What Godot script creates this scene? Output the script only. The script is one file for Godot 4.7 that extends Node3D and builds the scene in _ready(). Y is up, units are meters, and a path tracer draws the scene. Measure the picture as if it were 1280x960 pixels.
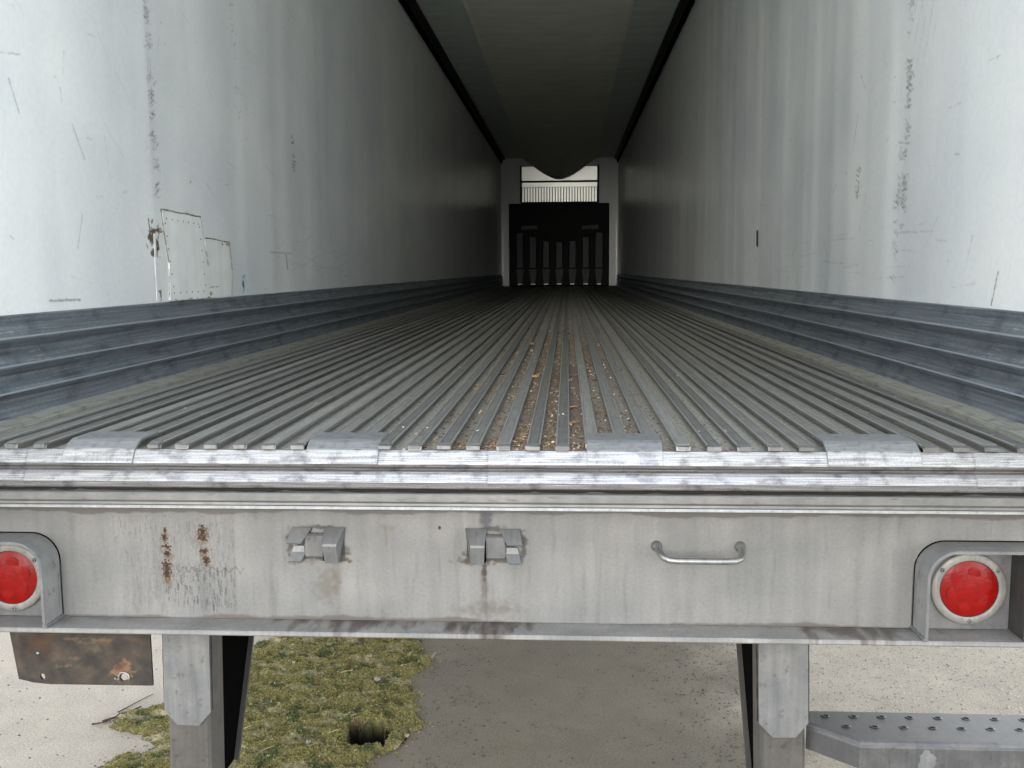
extends Node3D

const F := 1.30            # height of the trailer floor above the ground
const FRONT := -18.95      # the front wall, measured from the rear sill at z = 0
const HALF := 1.24         # half the inside width
const PLATES := [[-0.842, 0.078], [-0.312, 0.078], [0.286, 0.079], [0.797, 0.095]]   # wear plates: place and half width
const CEIL := 2.67         # inside height

var rng := RandomNumberGenerator.new()
var used := {}
var mats := {}

# ------------------------------------------------------------------ naming
func numbered(called: String) -> String:
	if not used.has(called):
		used[called] = 0
		return called
	used[called] += 1
	return "%s_%03d" % [called, used[called]]

func tag(o: Node, label := "", category := "", group := "", kind := "") -> Node:
	if label != "": o.set_meta("label", label)
	if category != "": o.set_meta("category", category)
	if group != "": o.set_meta("group", group)
	if kind != "": o.set_meta("kind", kind)
	return o

func thing(called: String, label: String, category: String, at := Vector3.ZERO, group := "") -> Node3D:
	var o := Node3D.new()
	o.name = numbered(called)
	o.position = at
	add_child(o)
	tag(o, label, category, group)
	return o

func put(called: String, mesh: Mesh, mat: Material, parent: Node = null, at := Vector3.ZERO) -> MeshInstance3D:
	var o := MeshInstance3D.new()
	o.mesh = mesh
	if mat: o.material_override = mat
	o.position = at
	o.cast_shadow = GeometryInstance3D.SHADOW_CASTING_SETTING_ON
	if parent == null:
		o.name = numbered(called)
		add_child(o)
	else:
		var k := 0
		var nm := called
		while parent.has_node(NodePath(nm)):
			k += 1
			nm = "%s_%03d" % [called, k]
		o.name = nm
		parent.add_child(o, true)
	return o

# ------------------------------------------------------------------ meshing
func begin() -> SurfaceTool:
	var st := SurfaceTool.new()
	st.begin(Mesh.PRIMITIVE_TRIANGLES)
	st.set_smooth_group(-1)
	return st

func done(st: SurfaceTool) -> ArrayMesh:
	st.generate_normals()
	return st.commit()

func vert(st: SurfaceTool, p: Vector3, uv := Vector2.ZERO) -> void:
	st.set_uv(uv)
	st.add_vertex(p)

func tri(st: SurfaceTool, a: Vector3, b: Vector3, c: Vector3) -> void:
	vert(st, a); vert(st, b); vert(st, c)

func quad(st: SurfaceTool, a: Vector3, b: Vector3, c: Vector3, d: Vector3, ua := Vector2.ZERO, ub := Vector2.RIGHT, uc := Vector2.ONE, ud := Vector2.DOWN) -> void:
	vert(st, a, ua); vert(st, b, ub); vert(st, c, uc)
	vert(st, a, ua); vert(st, c, uc); vert(st, d, ud)

# a profile (a, b) carried along x (a = z, b = y) or along z (a = x, b = y)
func at_axis(p: Vector2, t: float, along: String) -> Vector3:
	return Vector3(t, p.y, p.x) if along == "x" else Vector3(p.x, p.y, t)

func extrude(st: SurfaceTool, pts: Array, t0: float, t1: float, along: String, closed := true, caps := true, uvs := 1.0, steps := 1) -> void:
	var n := pts.size()
	var run := 0.0
	for i in (n if closed else n - 1):
		var p: Vector2 = pts[i]
		var q: Vector2 = pts[(i + 1) % n]
		var l := p.distance_to(q)
		for s in steps:
			var ta := lerpf(t0, t1, float(s) / steps)
			var tb := lerpf(t0, t1, float(s + 1) / steps)
			quad(st, at_axis(p, ta, along), at_axis(p, tb, along), at_axis(q, tb, along), at_axis(q, ta, along),
				Vector2(ta, run) * uvs, Vector2(tb, run) * uvs, Vector2(tb, run + l) * uvs, Vector2(ta, run + l) * uvs)
		run += l
	if caps and closed:
		var poly := PackedVector2Array()
		for p in pts: poly.append(p)
		var ix := Geometry2D.triangulate_polygon(poly)
		for k in range(0, ix.size(), 3):
			for t in [t0, t1]:
				for j in 3:
					var v: Vector2 = poly[ix[k + j]]
					vert(st, at_axis(v, t, along), v * uvs)

# box with chamfered edges
func cbox(st: SurfaceTool, c: Vector3, size: Vector3, bev := 0.003, basis := Basis.IDENTITY) -> void:
	var h := size * 0.5
	var b: float = minf(bev, minf(h.x, minf(h.y, h.z)) * 0.9)
	var ax := [Vector3.RIGHT, Vector3.UP, Vector3.BACK]
	for a in 3:
		var u := (a + 1) % 3
		var v := (a + 2) % 3
		for s in [-1.0, 1.0]:
			var o: Vector3 = ax[a] * h[a] * s
			var du: Vector3 = ax[u] * (h[u] - b)
			var dv: Vector3 = ax[v] * (h[v] - b)
			if s > 0: quad(st, c + basis * (o - du - dv), c + basis * (o - du + dv), c + basis * (o + du + dv), c + basis * (o + du - dv), Vector2(-h[u], -h[v]), Vector2(-h[u], h[v]), Vector2(h[u], h[v]), Vector2(h[u], -h[v]))
			else: quad(st, c + basis * (o - du - dv), c + basis * (o + du - dv), c + basis * (o + du + dv), c + basis * (o - du + dv), Vector2(-h[u], -h[v]), Vector2(h[u], -h[v]), Vector2(h[u], h[v]), Vector2(-h[u], h[v]))
	for a in 3:                                     # chamfers along axis a
		var u := (a + 1) % 3
		var v := (a + 2) % 3
		for su in [-1.0, 1.0]:
			for sv in [-1.0, 1.0]:
				var da: Vector3 = ax[a] * (h[a] - b)
				var p: Vector3 = ax[u] * h[u] * su + ax[v] * (h[v] - b) * sv
				var q: Vector3 = ax[u] * (h[u] - b) * su + ax[v] * h[v] * sv
				if su * sv > 0: quad(st, c + basis * (p - da), c + basis * (q - da), c + basis * (q + da), c + basis * (p + da))
				else: quad(st, c + basis * (p - da), c + basis * (p + da), c + basis * (q + da), c + basis * (q - da))
	for sx in [-1.0, 1.0]:
		for sy in [-1.0, 1.0]:
			for sz in [-1.0, 1.0]:
				var p := Vector3(h.x * sx, (h.y - b) * sy, (h.z - b) * sz)
				var q := Vector3((h.x - b) * sx, h.y * sy, (h.z - b) * sz)
				var r := Vector3((h.x - b) * sx, (h.y - b) * sy, h.z * sz)
				if sx * sy * sz > 0: tri(st, c + basis * p, c + basis * r, c + basis * q)
				else: tri(st, c + basis * p, c + basis * q, c + basis * r)

func box_mesh(c: Vector3, size: Vector3, bev := 0.003, basis := Basis.IDENTITY) -> ArrayMesh:
	var st := begin()
	cbox(st, c, size, bev, basis)
	return done(st)

# flat polygon in the xy plane, given thickness towards -z
func slab(poly: PackedVector2Array, z0: float, z1: float) -> ArrayMesh:
	var st := begin()
	var pts := []
	for p in poly: pts.append(p)
	extrude(st, pts, z0, z1, "z")
	return done(st)

func tube(st: SurfaceTool, path: Array, radii: Array, sides := 12, smooth := 1) -> void:
	st.set_smooth_group(smooth)
	var rings := []
	for i in path.size():
		var d: Vector3 = (path[mini(i + 1, path.size() - 1)] - path[maxi(i - 1, 0)]).normalized()
		var u := d.cross(Vector3.UP if absf(d.y) < 0.9 else Vector3.RIGHT).normalized()
		var v := d.cross(u)
		var ring := []
		for k in sides:
			var a := TAU * k / sides
			ring.append(path[i] + (u * cos(a) + v * sin(a)) * radii[i])
		rings.append(ring)
	for i in path.size() - 1:
		for k in sides:
			var k2 := (k + 1) % sides
			quad(st, rings[i][k], rings[i][k2], rings[i + 1][k2], rings[i + 1][k])
	st.set_smooth_group(-1)
	for e in [0, path.size() - 1]:
		for k in sides:
			tri(st, path[e], rings[e][k], rings[e][(k + 1) % sides])

# lathe about z: profile of (radius, z)
func lathe(st: SurfaceTool, prof: Array, centre: Vector3, sides := 40, smooth := 1) -> void:
	st.set_smooth_group(smooth)
	for i in prof.size() - 1:
		var p: Vector2 = prof[i]
		var q: Vector2 = prof[i + 1]
		for k in sides:
			var a := TAU * k / sides
			var b := TAU * (k + 1) / sides
			var c0 := Vector2(cos(a), sin(a))
			var c1 := Vector2(cos(b), sin(b))
			quad(st, centre + Vector3(c0.x * p.x, c0.y * p.x, p.y), centre + Vector3(c1.x * p.x, c1.y * p.x, p.y), centre + Vector3(c1.x * q.x, c1.y * q.x, q.y), centre + Vector3(c0.x * q.x, c0.y * q.x, q.y), c0 * p.x, c1 * p.x, c1 * q.x, c0 * q.x)
	st.set_smooth_group(-1)

# ------------------------------------------------------------------ textures
func noise(seed_: int, freq: float, oct := 4, type := FastNoiseLite.TYPE_SIMPLEX_SMOOTH) -> FastNoiseLite:
	var n := FastNoiseLite.new()
	n.seed = seed_
	n.noise_type = type
	n.frequency = freq
	n.fractal_octaves = oct
	return n

# one byte per pixel; sw and sh make a small image that is stretched to w x h, which draws the noise into streaks
func layer(w: int, h: int, sw: int, sh: int, seed_: int, freq: float, oct := 4, seamless := false) -> PackedByteArray:
	var n := noise(seed_, freq, oct)
	var im: Image = n.get_seamless_image(sw, sh) if seamless else n.get_image(sw, sh)
	im.convert(Image.FORMAT_L8)
	if sw != w or sh != h: im.resize(w, h, Image.INTERPOLATE_CUBIC)
	return im.get_data()

# base colour (0..255) plus layers of [bytes, r, g, b amplitudes, optional power]
func compose(w: int, h: int, base: Vector3, layers: Array) -> Image:
	var n := w * h
	var out := PackedByteArray()
	out.resize(n * 3)
	var acc := PackedFloat32Array()
	acc.resize(n * 3)
	for l in layers:
		var d: PackedByteArray = l[0]
		var tr := PackedFloat32Array()
		for k in 256:
			var v := (k - 128) / 128.0
			if l.size() > 4: v = maxf(0.0, v - l[4])
			tr.append(v * l[1]); tr.append(v * l[2]); tr.append(v * l[3])
		var j := 0
		for i in n:
			var t := d[i] * 3
			acc[j] += tr[t]
			acc[j + 1] += tr[t + 1]
			acc[j + 2] += tr[t + 2]
			j += 3
	var q := 0
	for i in n:
		out[q] = clampi(int(base.x + acc[q]), 0, 255)
		out[q + 1] = clampi(int(base.y + acc[q + 1]), 0, 255)
		out[q + 2] = clampi(int(base.z + acc[q + 2]), 0, 255)
		q += 3
	return Image.create_from_data(w, h, false, Image.FORMAT_RGB8, out)

func dab(im: Image, x: int, y: int, c: Color, a: float) -> void:
	if x < 0 or y < 0 or x >= im.get_width() or y >= im.get_height(): return
	im.set_pixel(x, y, im.get_pixel(x, y).lerp(c, clampf(a, 0.0, 1.0)))

func stroke(im: Image, p: Vector2, q: Vector2, width: float, c: Color, a: float, broken := 0.3) -> void:
	var n := int(maxf(1.0, p.distance_to(q)))
	var d := (q - p).normalized()
	var side := Vector2(-d.y, d.x)
	var gap := 1.0
	for i in n + 1:
		gap = clampf(gap + rng.randf_range(-0.35, 0.35), 1.0 - broken * 1.6, 1.0)
		var m := p.lerp(q, float(i) / n) + side * rng.randf_range(-0.4, 0.4)
		var hw := width * 0.5
		for k in range(-int(ceil(hw)), int(ceil(hw)) + 1):
			var s := m + side * k
			dab(im, int(s.x), int(s.y), c, a * gap * clampf(hw + 0.6 - absf(k), 0.0, 1.0))

# soft irregular stain
func blotch(im: Image, c: Vector2, r: Vector2, col: Color, a: float, n: FastNoiseLite, edge := 0.5, sharp := 2.0) -> void:
	for y in range(int(c.y - r.y * 1.5), int(c.y + r.y * 1.5) + 1):
		for x in range(int(c.x - r.x * 1.5), int(c.x + r.x * 1.5) + 1):
			var d := Vector2((x - c.x) / r.x, (y - c.y) / r.y).length()
			var v := clampf((1.0 - d + n.get_noise_2d(x, y) * edge) * sharp, 0.0, 1.0)
			if v > 0.0: dab(im, x, y, col, a * v)

func tex(im: Image) -> ImageTexture:
	im.generate_mipmaps()
	return ImageTexture.create_from_image(im)

func normal_from(im: Image, strength: float) -> ImageTexture:
	var c := im.duplicate()
	c.convert(Image.FORMAT_RGBA8)
	c.bump_map_to_normal_map(strength)
	return tex(c)

func mat(col: Color, rough := 0.6, metal := 0.0, albedo: Texture2D = null, tri_scale := Vector3.ZERO) -> StandardMaterial3D:
	var m := StandardMaterial3D.new()
	m.albedo_color = col
	m.roughness = rough
	m.metallic = metal
	m.metallic_specular = 0.5
	if albedo: m.albedo_texture = albedo
	if tri_scale != Vector3.ZERO:
		m.uv1_triplanar = true
		m.uv1_world_triplanar = true
		m.uv1_scale = tri_scale
	return m

# ------------------------------------------------------------------ painting the surfaces
# near wall: z from 0 to -5.2 along the width of the picture, height above the floor 0.2 .. 2.7 up
const WL := 5.2
const WT := 2048
const WH := 1024
func wp(z: float, y: float) -> Vector2:
	return Vector2(-z / WL * WT, (2.7 - y) / 2.5 * WH)

func wall_picture(seed_: int) -> Image:
	var cloud := layer(WT, WH, 512, 256, seed_, 0.012, 4)
	var band := layer(WT, WH, 256, 6, seed_ + 1, 0.03, 3)
	var fine := layer(WT, WH, WT, WH, seed_ + 2, 0.09, 3)
	var smear := layer(WT, WH, 512, 40, seed_ + 3, 0.03, 4)
	return compose(WT, WH, Vector3(233, 237, 238), [[cloud, 9, 8, 6], [band, 5, 5, 4], [fine, 4, 4, 4], [smear, -9, -8, -8, 0.28]])

func scratches(im: Image, count: int, seed_: int) -> void:
	rng.seed = seed_
	for i in count:
		var p := Vector2(rng.randf() * WT, rng.randf_range(0.05, 0.99) * WH)
		var l: float = pow(rng.randf(), 2.5) * 60.0 + 3.0
		var ang := rng.randfn(0.0, 0.35) + (PI / 2 if rng.randf() < 0.35 else 0.25)
		var g := rng.randf_range(0.3, 0.55)
		stroke(im, p, p + Vector2(cos(ang), sin(ang)) * l, rng.randf_range(0.8, 2.2), Color(g, g, g * 0.98), rng.randf_range(0.06, 0.36), 0.5)

func scuffed_seam(im: Image, z0: float, y0: float, z1: float, y1: float, density: float, dark: float) -> void:
	var n := int(absf(y0 - y1) * density)
	var lump := noise(91, 3.0, 2)
	for i in n:
		var t := rng.randf()
		var y := lerpf(y0, y1, t)
		if lump.get_noise_1d(y * 6.0 + z0) < -0.08: continue
		var p := wp(lerpf(z0, z1, t) + rng.randfn(0.0, 0.012), y)
		var g := rng.randf_range(0.12, 0.42)
		stroke(im, p, p + Vector2(rng.randf_range(4, 15), rng.randf_range(-9, 3)), rng.randf_range(0.8, 2.4), Color(g, g, g), dark * rng.randf_range(0.3, 1.0), 0.4)

func left_wall_picture() -> Image:
	var im := wall_picture(11)
	scratches(im, 430, 21)
	scuffed_seam(im, -1.25, 1.9, -1.285, 0.6, 260, 0.4)
	scuffed_seam(im, -2.10, 1.9, -2.17, 1.0, 80, 0.35)
	scuffed_seam(im, -3.0, 1.05, -3.0, 0.85, 220, 0.6)
	var brown := Color(0.30, 0.25, 0.19)
	var n := noise(5, 0.06, 3)
	# torn skin beside the patch, with brown glue showing
	blotch(im, wp(-1.245, 0.468), Vector2(14, 20), brown, 0.8, n, 1.6, 2.5)
	blotch(im, wp(-1.262, 0.425), Vector2(6, 17), Color(0.22, 0.19, 0.15), 0.85, n, 1.0, 2.5)
	stroke(im, wp(-1.218, 0.53), wp(-1.235, 0.44), 3, brown, 0.8)
	stroke(im, wp(-1.23, 0.487), wp(-1.315, 0.50), 4, brown, 0.75)
	stroke(im, wp(-1.25, 0.41), wp(-1.262, 0.34), 1.5, Color(0.4, 0.38, 0.34), 0.6)
	stroke(im, wp(-1.25, 0.285), wp(-1.345, 0.285), 2.5, Color(0.35, 0.32, 0.28), 0.7)
	blotch(im, wp(-1.30, 0.28), Vector2(9, 9), Color(0.25, 0.22, 0.18), 0.8, n, 1.2)
	stroke(im, wp(-1.25, 0.34), wp(-1.25, 0.25), 1.6, Color(0.5, 0.49, 0.46), 0.6)
	# worn blue sticker, and scrapes
	blotch(im, wp(-2.16, 0.302), Vector2(11, 13), Color(0.52, 0.67, 0.78), 0.75, n, 1.4, 3.0)
	blotch(im, wp(-2.165, 0.303), Vector2(5, 8), Color(0.10, 0.25, 0.38), 0.9, n, 1.2, 3.0)
	stroke(im, wp(-0.43, 0.84), wp(-0.47, 0.76), 2, Color(0.45, 0.46, 0.47), 0.42)
	stroke(im, wp(-0.74, 0.77), wp(-0.80, 0.68), 2, Color(0.42, 0.44, 0.45), 0.42)
	stroke(im, wp(-0.77, 0.52), wp(-0.73, 0.42), 2, Color(0.52, 0.53, 0.54), 0.35)
	stroke(im, wp(-0.56, 0.276), wp(-0.73, 0.274), 2, Color(0.42, 0.42, 0.41), 0.7)
	stroke(im, wp(-2.55, 0.44), wp(-2.9, 0.44), 2, Color(0.32, 0.31, 0.30), 0.35)
	stroke(im, wp(-2.82, 0.43), wp(-2.84, 0.36), 5, Color(0.22, 0.22, 0.22), 0.7)
	for i in 14: stroke(im, wp(rng.randf_range(-2.4, -4.8), rng.randf_range(0.27, 0.55)), wp(rng.randf_range(-2.4, -4.8), rng.randf_range(0.27, 0.55)), 1.3, Color(0.4, 0.4, 0.4), 0.16, 0.6)
	return im

func right_wall_picture() -> Image:
	var im := wall_picture(31)
	scratches(im, 430, 41)
	scuffed_seam(im, -1.16, 1.9, -1.195, 0.85, 110, 0.35)
	scuffed_seam(im, -1.18, 1.0, -1.205, 0.45, 330, 0.42)
	scuffed_seam(im, -1.235, 0.75, -1.27, 0.3, 200, 0.35)
	scuffed_seam(im, -1.67, 0.75, -1.70, 0.6, 200, 0.6)
	for i in 26:
		var p := wp(rng.randf_range(-0.5, -3.0), rng.randf_range(0.27, 0.5))
		stroke(im, p, p + Vector2(rng.randf_range(20, 140), rng.randf_range(-4, 6)), 1.4, Color(0.42, 0.42, 0.43), 0.2, 0.6)
	stroke(im, wp(-0.49, 0.34), wp(-0.52, 0.255), 2.4, Color(0.36, 0.37, 0.38), 0.7)
	for i in 5: stroke(im, wp(-0.9 - i * 0.035, 1.35), wp(-1.02 - i * 0.05, 0.95 + i * 0.03), 2.5, Color(0.55, 0.56, 0.56), 0.22, 0.6)
	return im

# rear panel: x from -1.3 to 1.3 over 2048 pixels, y from the top (-0.155) to the flange (-0.424) over 256
func bp(x: float, y: float) -> Vector2:
	return Vector2((x + 1.3) / 2.6 * 2048.0, (-0.155 - y) / 0.27 * 256.0)

func panel_picture() -> Image:
	rng.seed = 77
	var streak := layer(2048, 256, 1024, 5, 61, 0.05, 4)
	var cloud := layer(2048, 256, 512, 64, 62, 0.02, 4)
	var fine := layer(2048, 256, 2048, 256, 63, 0.12, 3)
	var drip := layer(2048, 256, 1024, 12, 64, 0.09, 3)
	var im := compose(2048, 256, Vector3(118, 118, 117), [[streak, 6, 6, 6], [cloud, 9, 8, 7], [fine, 5, 5, 5], [drip, -16, -16, -16, 0.3]])
	var n := noise(65, 0.05, 4)
	var rust := Color(0.21, 0.115, 0.04)
	# left end: greyer field, then a patch of worn paint with vertical scrapes
	for y in 256:
		for x in range(0, 250):
			dab(im, x, y, Color(0.48, 0.48, 0.48), 0.45 * clampf((250 - x + n.get_noise_2d(x, y) * 60.0) / 60.0, 0, 1))
	for i in 900:
		var u := pow(rng.randf(), 0.7)
		var x := lerpf(-0.86, -0.575, u)
		var y := rng.randf_range(-0.19, -0.395)
		var g := rng.randf_range(0.14, 0.36)
		var p := bp(x, y)
		var strong := 0.75 if y < -0.30 and x > -0.74 else 0.3
		stroke(im, p, p + Vector2(rng.randf_range(-1, 1), rng.randf_range(5, 22)), rng.randf_range(0.7, 1.6), Color(g, g, g * 0.98), strong * rng.randf(), 0.4)
	for i in 60:
		var p := bp(rng.randf_range(-0.84, -0.60), rng.randf_range(-0.18, -0.38))
		stroke(im, p, p + Vector2(0, rng.randf_range(8, 30)), rng.randf_range(1, 2), Color(0.62, 0.60, 0.57), 0.3, 0.4)
	stroke(im, bp(-0.577, -0.18), bp(-0.577, -0.35), 1.3, Color(0.4, 0.4, 0.4), 0.6, 0.4)
	var jag := bp(-0.71, -0.312)
	for i in 22:
		var q := Vector2(jag.x + rng.randf_range(4, 7), bp(0, -0.313).y + rng.randf_range(-9, 9))
		stroke(im, jag, q, 1.4, Color(0.25, 0.24, 0.23), 0.7)
		jag = q
	for s in [[-0.734, -0.222, 3, 5], [-0.735, -0.240, 5, 7], [-0.732, -0.260, 7, 5], [-0.730, -0.276, 6, 8], [-0.733, -0.303, 7, 11], [-0.733, -0.322, 6, 13], [-0.648, -0.214, 4, 3], [-0.648, -0.226, 7, 9], [-0.648, -0.240, 8, 8], [-0.645, -0.270, 7, 6], [-0.643, -0.291, 6, 10]]:
		blotch(im, bp(s[0], s[1] - 0.004), Vector2(s[2] * 1.9, s[3] * 2.1), Color(0.34, 0.26, 0.18), 0.35, n, 0.9, 1.0)
		blotch(im, bp(s[0], s[1]), Vector2(s[2], s[3]) * 1.15, rust, 0.95, noise(int(s[1] * -900), 0.16, 3), 1.3, 2.2)
		blotch(im, bp(s[0], s[1]), Vector2(s[2], s[3]) * 0.6, Color(0.12, 0.06, 0.03), 0.9, n, 0.8, 2.0)
	blotch(im, bp(-0.73, -0.34), Vector2(7, 30), Color(0.33, 0.27, 0.2), 0.4, n, 0.4, 1.3)
	# stains that run from the two catches
	blotch(im, bp(-0.372, -0.345), Vector2(26, 46), Color(0.36, 0.335, 0.30), 0.5, n, 0.5, 1.4)
	blotch(im, bp(-0.347, -0.33), Vector2(11, 46), Color(0.36, 0.32, 0.27), 0.5, n, 0.35, 1.3)
	for k in [[-0.371, 1.0], [-0.010, -1.0]]:  # dark outlines around both catches, shadow and dirt painted together
		for q in [[-0.014, -0.213, 30, 6], [-0.02, -0.283, 34, 7], [0.045, -0.27, 10, 14], [-0.08, -0.25, 7, 30], [0.035, -0.287, 26, 6]]:
			blotch(im, bp(k[0] + q[0] * k[1], q[1]), Vector2(q[2], q[3]), Color(0.19, 0.165, 0.145), 0.6, n, 1.0, 1.3)
	blotch(im, bp(-0.325, -0.285), Vector2(12, 8), Color(0.30, 0.25, 0.20), 0.6, n, 1.3)
	blotch(im, bp(-0.42, -0.29), Vector2(30, 7), Color(0.36, 0.33, 0.30), 0.5, n, 1.3)
	for k in 3: stroke(im, bp(-0.0135 + 0.0012 * k, -0.16), bp(-0.0125 + 0.0012 * k, -0.424), 1.2, Color(0.34, 0.33, 0.32) if k < 2 else Color(0.55, 0.55, 0.54), 0.45, 0.15)
	blotch(im, bp(-0.012, -0.192), Vector2(14, 34), Color(0.27, 0.27, 0.29), 0.75, n, 0.5, 1.8)
	blotch(im, bp(-0.017, -0.345), Vector2(8, 62), Color(0.29, 0.25, 0.22), 0.5, n, 0.4, 1.4)
	blotch(im, bp(-0.017, -0.31), Vector2(5, 26), Color(0.16, 0.12, 0.10), 0.65, n, 0.5, 1.4)
	blotch(im, bp(-0.012, -0.395), Vector2(70, 22), Color(0.36, 0.33, 0.31), 0.5, n, 0.8, 1.2)
	blotch(im, bp(-0.03, -0.285), Vector2(46, 8), Color(0.30, 0.27, 0.25), 0.55, n, 1.2)
	blotch(im, bp(0.03, -0.285), Vector2(26, 5), Color(0.32, 0.30, 0.28), 0.5, n, 1.2)
	# old bolt mark between the catches
	blotch(im, bp(-0.235, -0.213), Vector2(16, 7), Color(0.42, 0.40, 0.38), 0.5, n, 1.2)
	stroke(im, bp(-0.235, -0.21), bp(-0.234, -0.255), 4, Color(0.40, 0.38, 0.35), 0.55)
	blotch(im, bp(-0.23, -0.265), Vector2(26, 6), Color(0.46, 0.44, 0.42), 0.45, n, 1.4)
	blotch(im, bp(-0.115, -0.212), Vector2(3, 4), Color(0.12, 0.11, 0.10), 0.9, n, 0.4)
	for s in [[0.15, -0.26, 0.20, -0.252], [0.16, -0.275, 0.205, -0.267], [-0.17, -0.31, -0.12, -0.30]]:
		stroke(im, bp(s[0], s[1]), bp(s[2], s[3]), 1.4, Color(0.45, 0.44, 0.43), 0.6)
	for i in 90:
		var p := bp(rng.randf_range(-1.2, 1.2), rng.randf_range(-0.17, -0.41))
		dab(im, int(p.x), int(p.y), Color(0.2, 0.18, 0.17), 0.6)
		dab(im, int(p.x) + 1, int(p.y), Color(0.2, 0.18, 0.17), 0.4)
	# dirt caught above the flange and under the rail
	for x in 2048:
		var k := n.get_noise_2d(x * 0.6, 400.0)
		for y in range(228, 256):
			dab(im, x, y, Color(0.34, 0.32, 0.30), clampf((y - 248 + n.get_noise_2d(x * 0.05, 300.0) * 14.0 + k * 3.0) / 6.0, 0.0, 0.8))
		for y in range(0, 44):
			dab(im, x, y, Color(0.30, 0.28, 0.27), clampf((27 - y + n.get_noise_2d(x * 0.09, 900.0) * 9.0 + n.get_noise_2d(x * 0.8, 950.0) * 2.5) / 6.0, 0.0, 0.55))
	return im

func flange_picture() -> Image:
	rng.seed = 79
	var streak := layer(2048, 64, 256, 64, 66, 0.05, 4)
	var fine := layer(2048, 64, 2048, 64, 67, 0.15, 3)
	var im := compose(2048, 64, Vector3(132, 131, 129), [[streak, 14, 13, 12], [fine, 8, 8, 8]])
	var n := noise(68, 0.03, 4)
	for s in [[-0.33, 0.16, 24, 0.65], [-0.02, 0.10, 30, 0.75], [0.05, 0.08, 18, 0.5], [0.78, 0.16, 26, 0.55], [-0.60, 0.06, 10, 0.4], [-0.9, 0.1, 14, 0.3]]:
		blotch(im, Vector2((s[0] + 1.3) / 2.6 * 2048.0, 30), Vector2(s[1] / 2.6 * 2048.0, s[2]), Color(0.23, 0.19, 0.17), s[3], n, 0.9, 1.6)
	for i in 240:
		var p := Vector2(rng.randf() * 2048, rng.randf() * 64)
		var g := rng.randf_range(0.35, 0.8)
		stroke(im, p, p + Vector2(rng.randf_range(5, 60), rng.randf_range(-3, 3)), 1.0, Color(g, g, g), 0.4)
	return im

func aluminium_picture(seed_: int, base: Vector3, amp: float) -> Image:
	rng.seed = seed_
	var streak := layer(1024, 256, 24, 256, seed_, 0.22, 4)
	var blot := layer(1024, 256, 512, 128, seed_ + 1, 0.035, 5)
	var fine := layer(1024, 256, 1024, 256, seed_ + 2, 0.2, 3)
	var im := compose(1024, 256, base, [[streak, amp, amp, amp], [blot, -amp * 1.6, -amp * 1.6, -amp * 1.5, 0.15], [fine, amp * 0.5, amp * 0.5, amp * 0.5]])
	for i in 700:
		var p := Vector2(rng.randf() * 1024, rng.randf() * 256)
		var g := rng.randf_range(0.2, 0.5) if rng.randf() < 0.6 else 0.95
		stroke(im, p, p + Vector2(pow(rng.randf(), 2.0) * 70 + 2, rng.randf_range(-3, 3)), rng.randf_range(0.6, 1.6), Color(g, g, g), rng.randf_range(0.1, 0.45), 0.5)
	return im

func rust_picture() -> Image:
	rng.seed = 83
	var im := compose(512, 256, Vector3(50, 44, 38), [[layer(512, 256, 512, 256, 84, 0.010, 4), 20, 16, 11], [layer(512, 256, 512, 256, 85, 0.022, 4), 8, 4, 0], [layer(512, 256, 512, 256, 86, 0.14, 3), 9, 8, 7]])
	var n := noise(87, 0.02, 4)
	blotch(im, Vector2(110, 90), Vector2(66, 70), Color(0.25, 0.14, 0.07), 0.7, n, 0.9, 1.2)
	blotch(im, Vector2(405, 190), Vector2(44, 38), Color(0.46, 0.35, 0.27), 0.8, n, 1.2, 2.0)
	blotch(im, Vector2(395, 180), Vector2(22, 20), Color(0.30, 0.18, 0.10), 0.8, n, 1.3, 2.0)
	blotch(im, Vector2(300, 90), Vector2(60, 36), Color(0.38, 0.34, 0.26), 0.5, n, 1.2, 1.2)
	blotch(im, Vector2(376, 20), Vector2(16, 20), Color(0.40, 0.34, 0.26), 0.7, n, 1.3, 2.0)
	for i in 5: blotch(im, Vector2(rng.randf_range(170, 330), rng.randf_range(60, 190)), Vector2(34, 7), Color(0.42, 0.33, 0.23), 0.5, n, 1.6, 1.2)
	return im

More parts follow.
